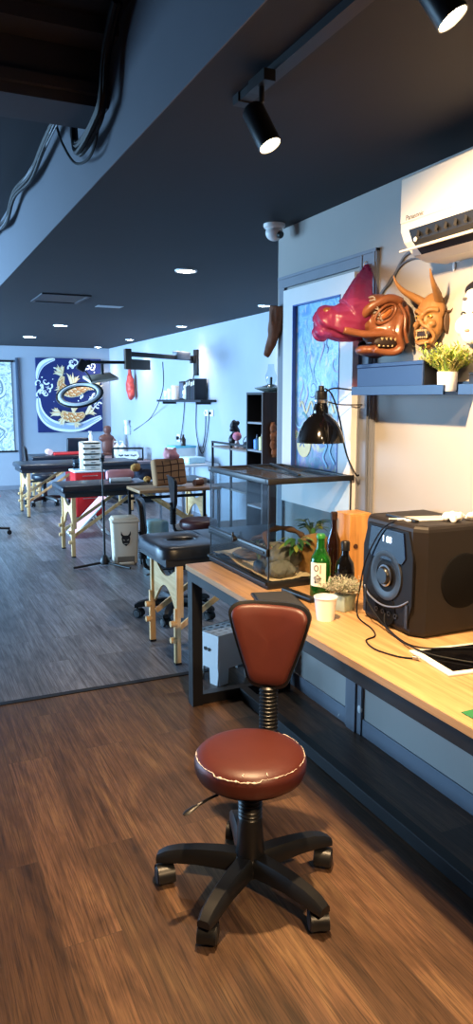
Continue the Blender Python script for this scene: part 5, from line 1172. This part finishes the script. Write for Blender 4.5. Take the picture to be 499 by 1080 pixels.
MB().cyl((-.43, -.016, 1.60), (.43, -.016, 1.60), .018).cyl((-.43, -.016, 0.0), (.43, -.016, 0.0), .016).build('rod', M_['black'], sl)
random.seed(77); dg = MB()
body = spline([(-.2, 1.4, 0), (.18, 1.28, 0), (.22, 1.02, 0), (-.05, .9, 0), (-.2, .68, 0), (.05, .5, 0), (.24, .36, 0), (.1, .18, 0)], 8)
dg.ribbon([(q.x, q.y) for q in body], [.05+.05*math.sin(PI*i/len(body)) for i in range(len(body))], -.0125, 0)
dg.ribbon([(q.x+.012, q.y+.01) for q in body], [.02+.03*math.sin(PI*i/len(body)) for i in range(len(body))], -.0128, 1)
for k in range(26): curl(dg, random.uniform(-.32, .32), random.uniform(.1, 1.5), random.uniform(.03, .08), random.uniform(0, 6), random.choice((0, 1)), -.013-.00008*k, .014, 1.0, random.choice((-1, 1)))
dg.build('ink_drawing', [mat('ink grey', '7d8d93', .8), mat('ink white', 'e3eaea', .8)], sl)
o = MB().span((1.975, 13.76, .08), (2.02, 13.80, 2.36), 0, .004).build('dark_batten', mat('slate batten', '4b5668', .6)); tag(o, 'dark vertical batten beside the hanging scroll', 'batten')

# ------------------------------------------------------------------ light
def lamp(name, kind, loc, energy, col, aim=None, **kw):
    l = bpy.data.lights.new(name, kind); l.energy = energy; l.color = col
    for k, v in kw.items(): setattr(l, k, v)
    o = bpy.data.objects.new(name, l); C.objects.link(o); o.location = loc
    if aim: o.rotation_euler = Vector(aim).to_track_quat('-Z', 'Y').to_euler()
    return o
WARM = (1, .67, .36)
def spotlamp(p, aim, e, size=70, col=WARM, blend=.6, r=.03, beam=None):
    d = Vector(aim).normalized(); lamp('spot_light', 'SPOT', Vector(p)+d*.07, e, col, beam or d, spot_size=math.radians(size), spot_blend=blend, shadow_soft_size=r)
spotlamp((.995, 2.00, 2.41), (.28, -.38, -.88), 300, 164, WARM, .9, .03, (.44, -.15, -.88))
spotlamp((1.03, 1.29, 2.445), (.42, -.35, -.84), 38, 178, WARM, .8, .03, (.52, -.1, -.84))
spot('track_spotlight', 'unseen black track spotlight added behind the viewpoint to light the near floor', (.9, -.4, 2.42), (-.30, .55, -.8)); spotlamp((.9, -.4, 2.42), (-.30, .55, -.8), 260, 115, WARM, .8)  # out-of-view lamp, added to warm the foreground floor
for (x, y, e, col) in ((1.98, 5.20, 50, (1, .86, .7)), (1.97, 9.68, 100, (.85, .93, 1)), (1.90, 11.64, 100, (.8, .9, 1)), (3.42, 6.79, 34, (1, .88, .74)), (3.42, 9.16, 60, (1, .9, .8)), (3.43, 11.54, 45, (1, .86, .72)), (3.40, 13.45, 40, (1, .85, .7))):
    lamp('downlight_beam', 'SPOT', (x, y, CEIL-.02), e, col, (0, 0, -1), spot_size=math.radians(120), spot_blend=.9, shadow_soft_size=.04)
DAY = (.36, .66, 1)
for a_, b_, e in ((5.6, 8.2, 230), (8.8, 12.8, 950)):
    lamp('window_daylight', 'AREA', (-4.55, (a_+b_)/2, 1.45), e, DAY, (1, .12, -.10), shape='RECTANGLE', size=b_-a_-.1, size_y=2.2, spread=math.radians(140))
wd = bpy.data.worlds.new('world'); bpy.context.scene.world = wd; wd.use_nodes = True
bg = wd.node_tree.nodes['Background']; bg.inputs[0].default_value = (.45, .65, 1, 1); bg.inputs[1].default_value = 1.0

# ------------------------------------------------------------------ camera
cam = bpy.data.cameras.new('camera'); co_ = bpy.data.objects.new('camera', cam); C.objects.link(co_)
f_ = 775; cam.sensor_fit = 'VERTICAL'; cam.sensor_height = 36; cam.lens = f_/1080*36; cam.clip_start = .05
pt = math.atan(120/f_); yw = math.atan(359.5/math.hypot(f_, 120))
fw = Vector((math.sin(yw)*math.cos(pt), math.cos(yw)*math.cos(pt), -math.sin(pt)))
co_.location = (0, 0, 1.65); co_.rotation_euler = fw.to_track_quat('-Z', 'Y').to_euler()
sc_ = bpy.context.scene; sc_.camera = co_
sc_.view_settings.view_transform = 'Standard'; sc_.view_settings.look = 'None'; sc_.view_settings.exposure = .4; sc_.view_settings.gamma = 1; sc_.view_settings.use_curve_mapping = False
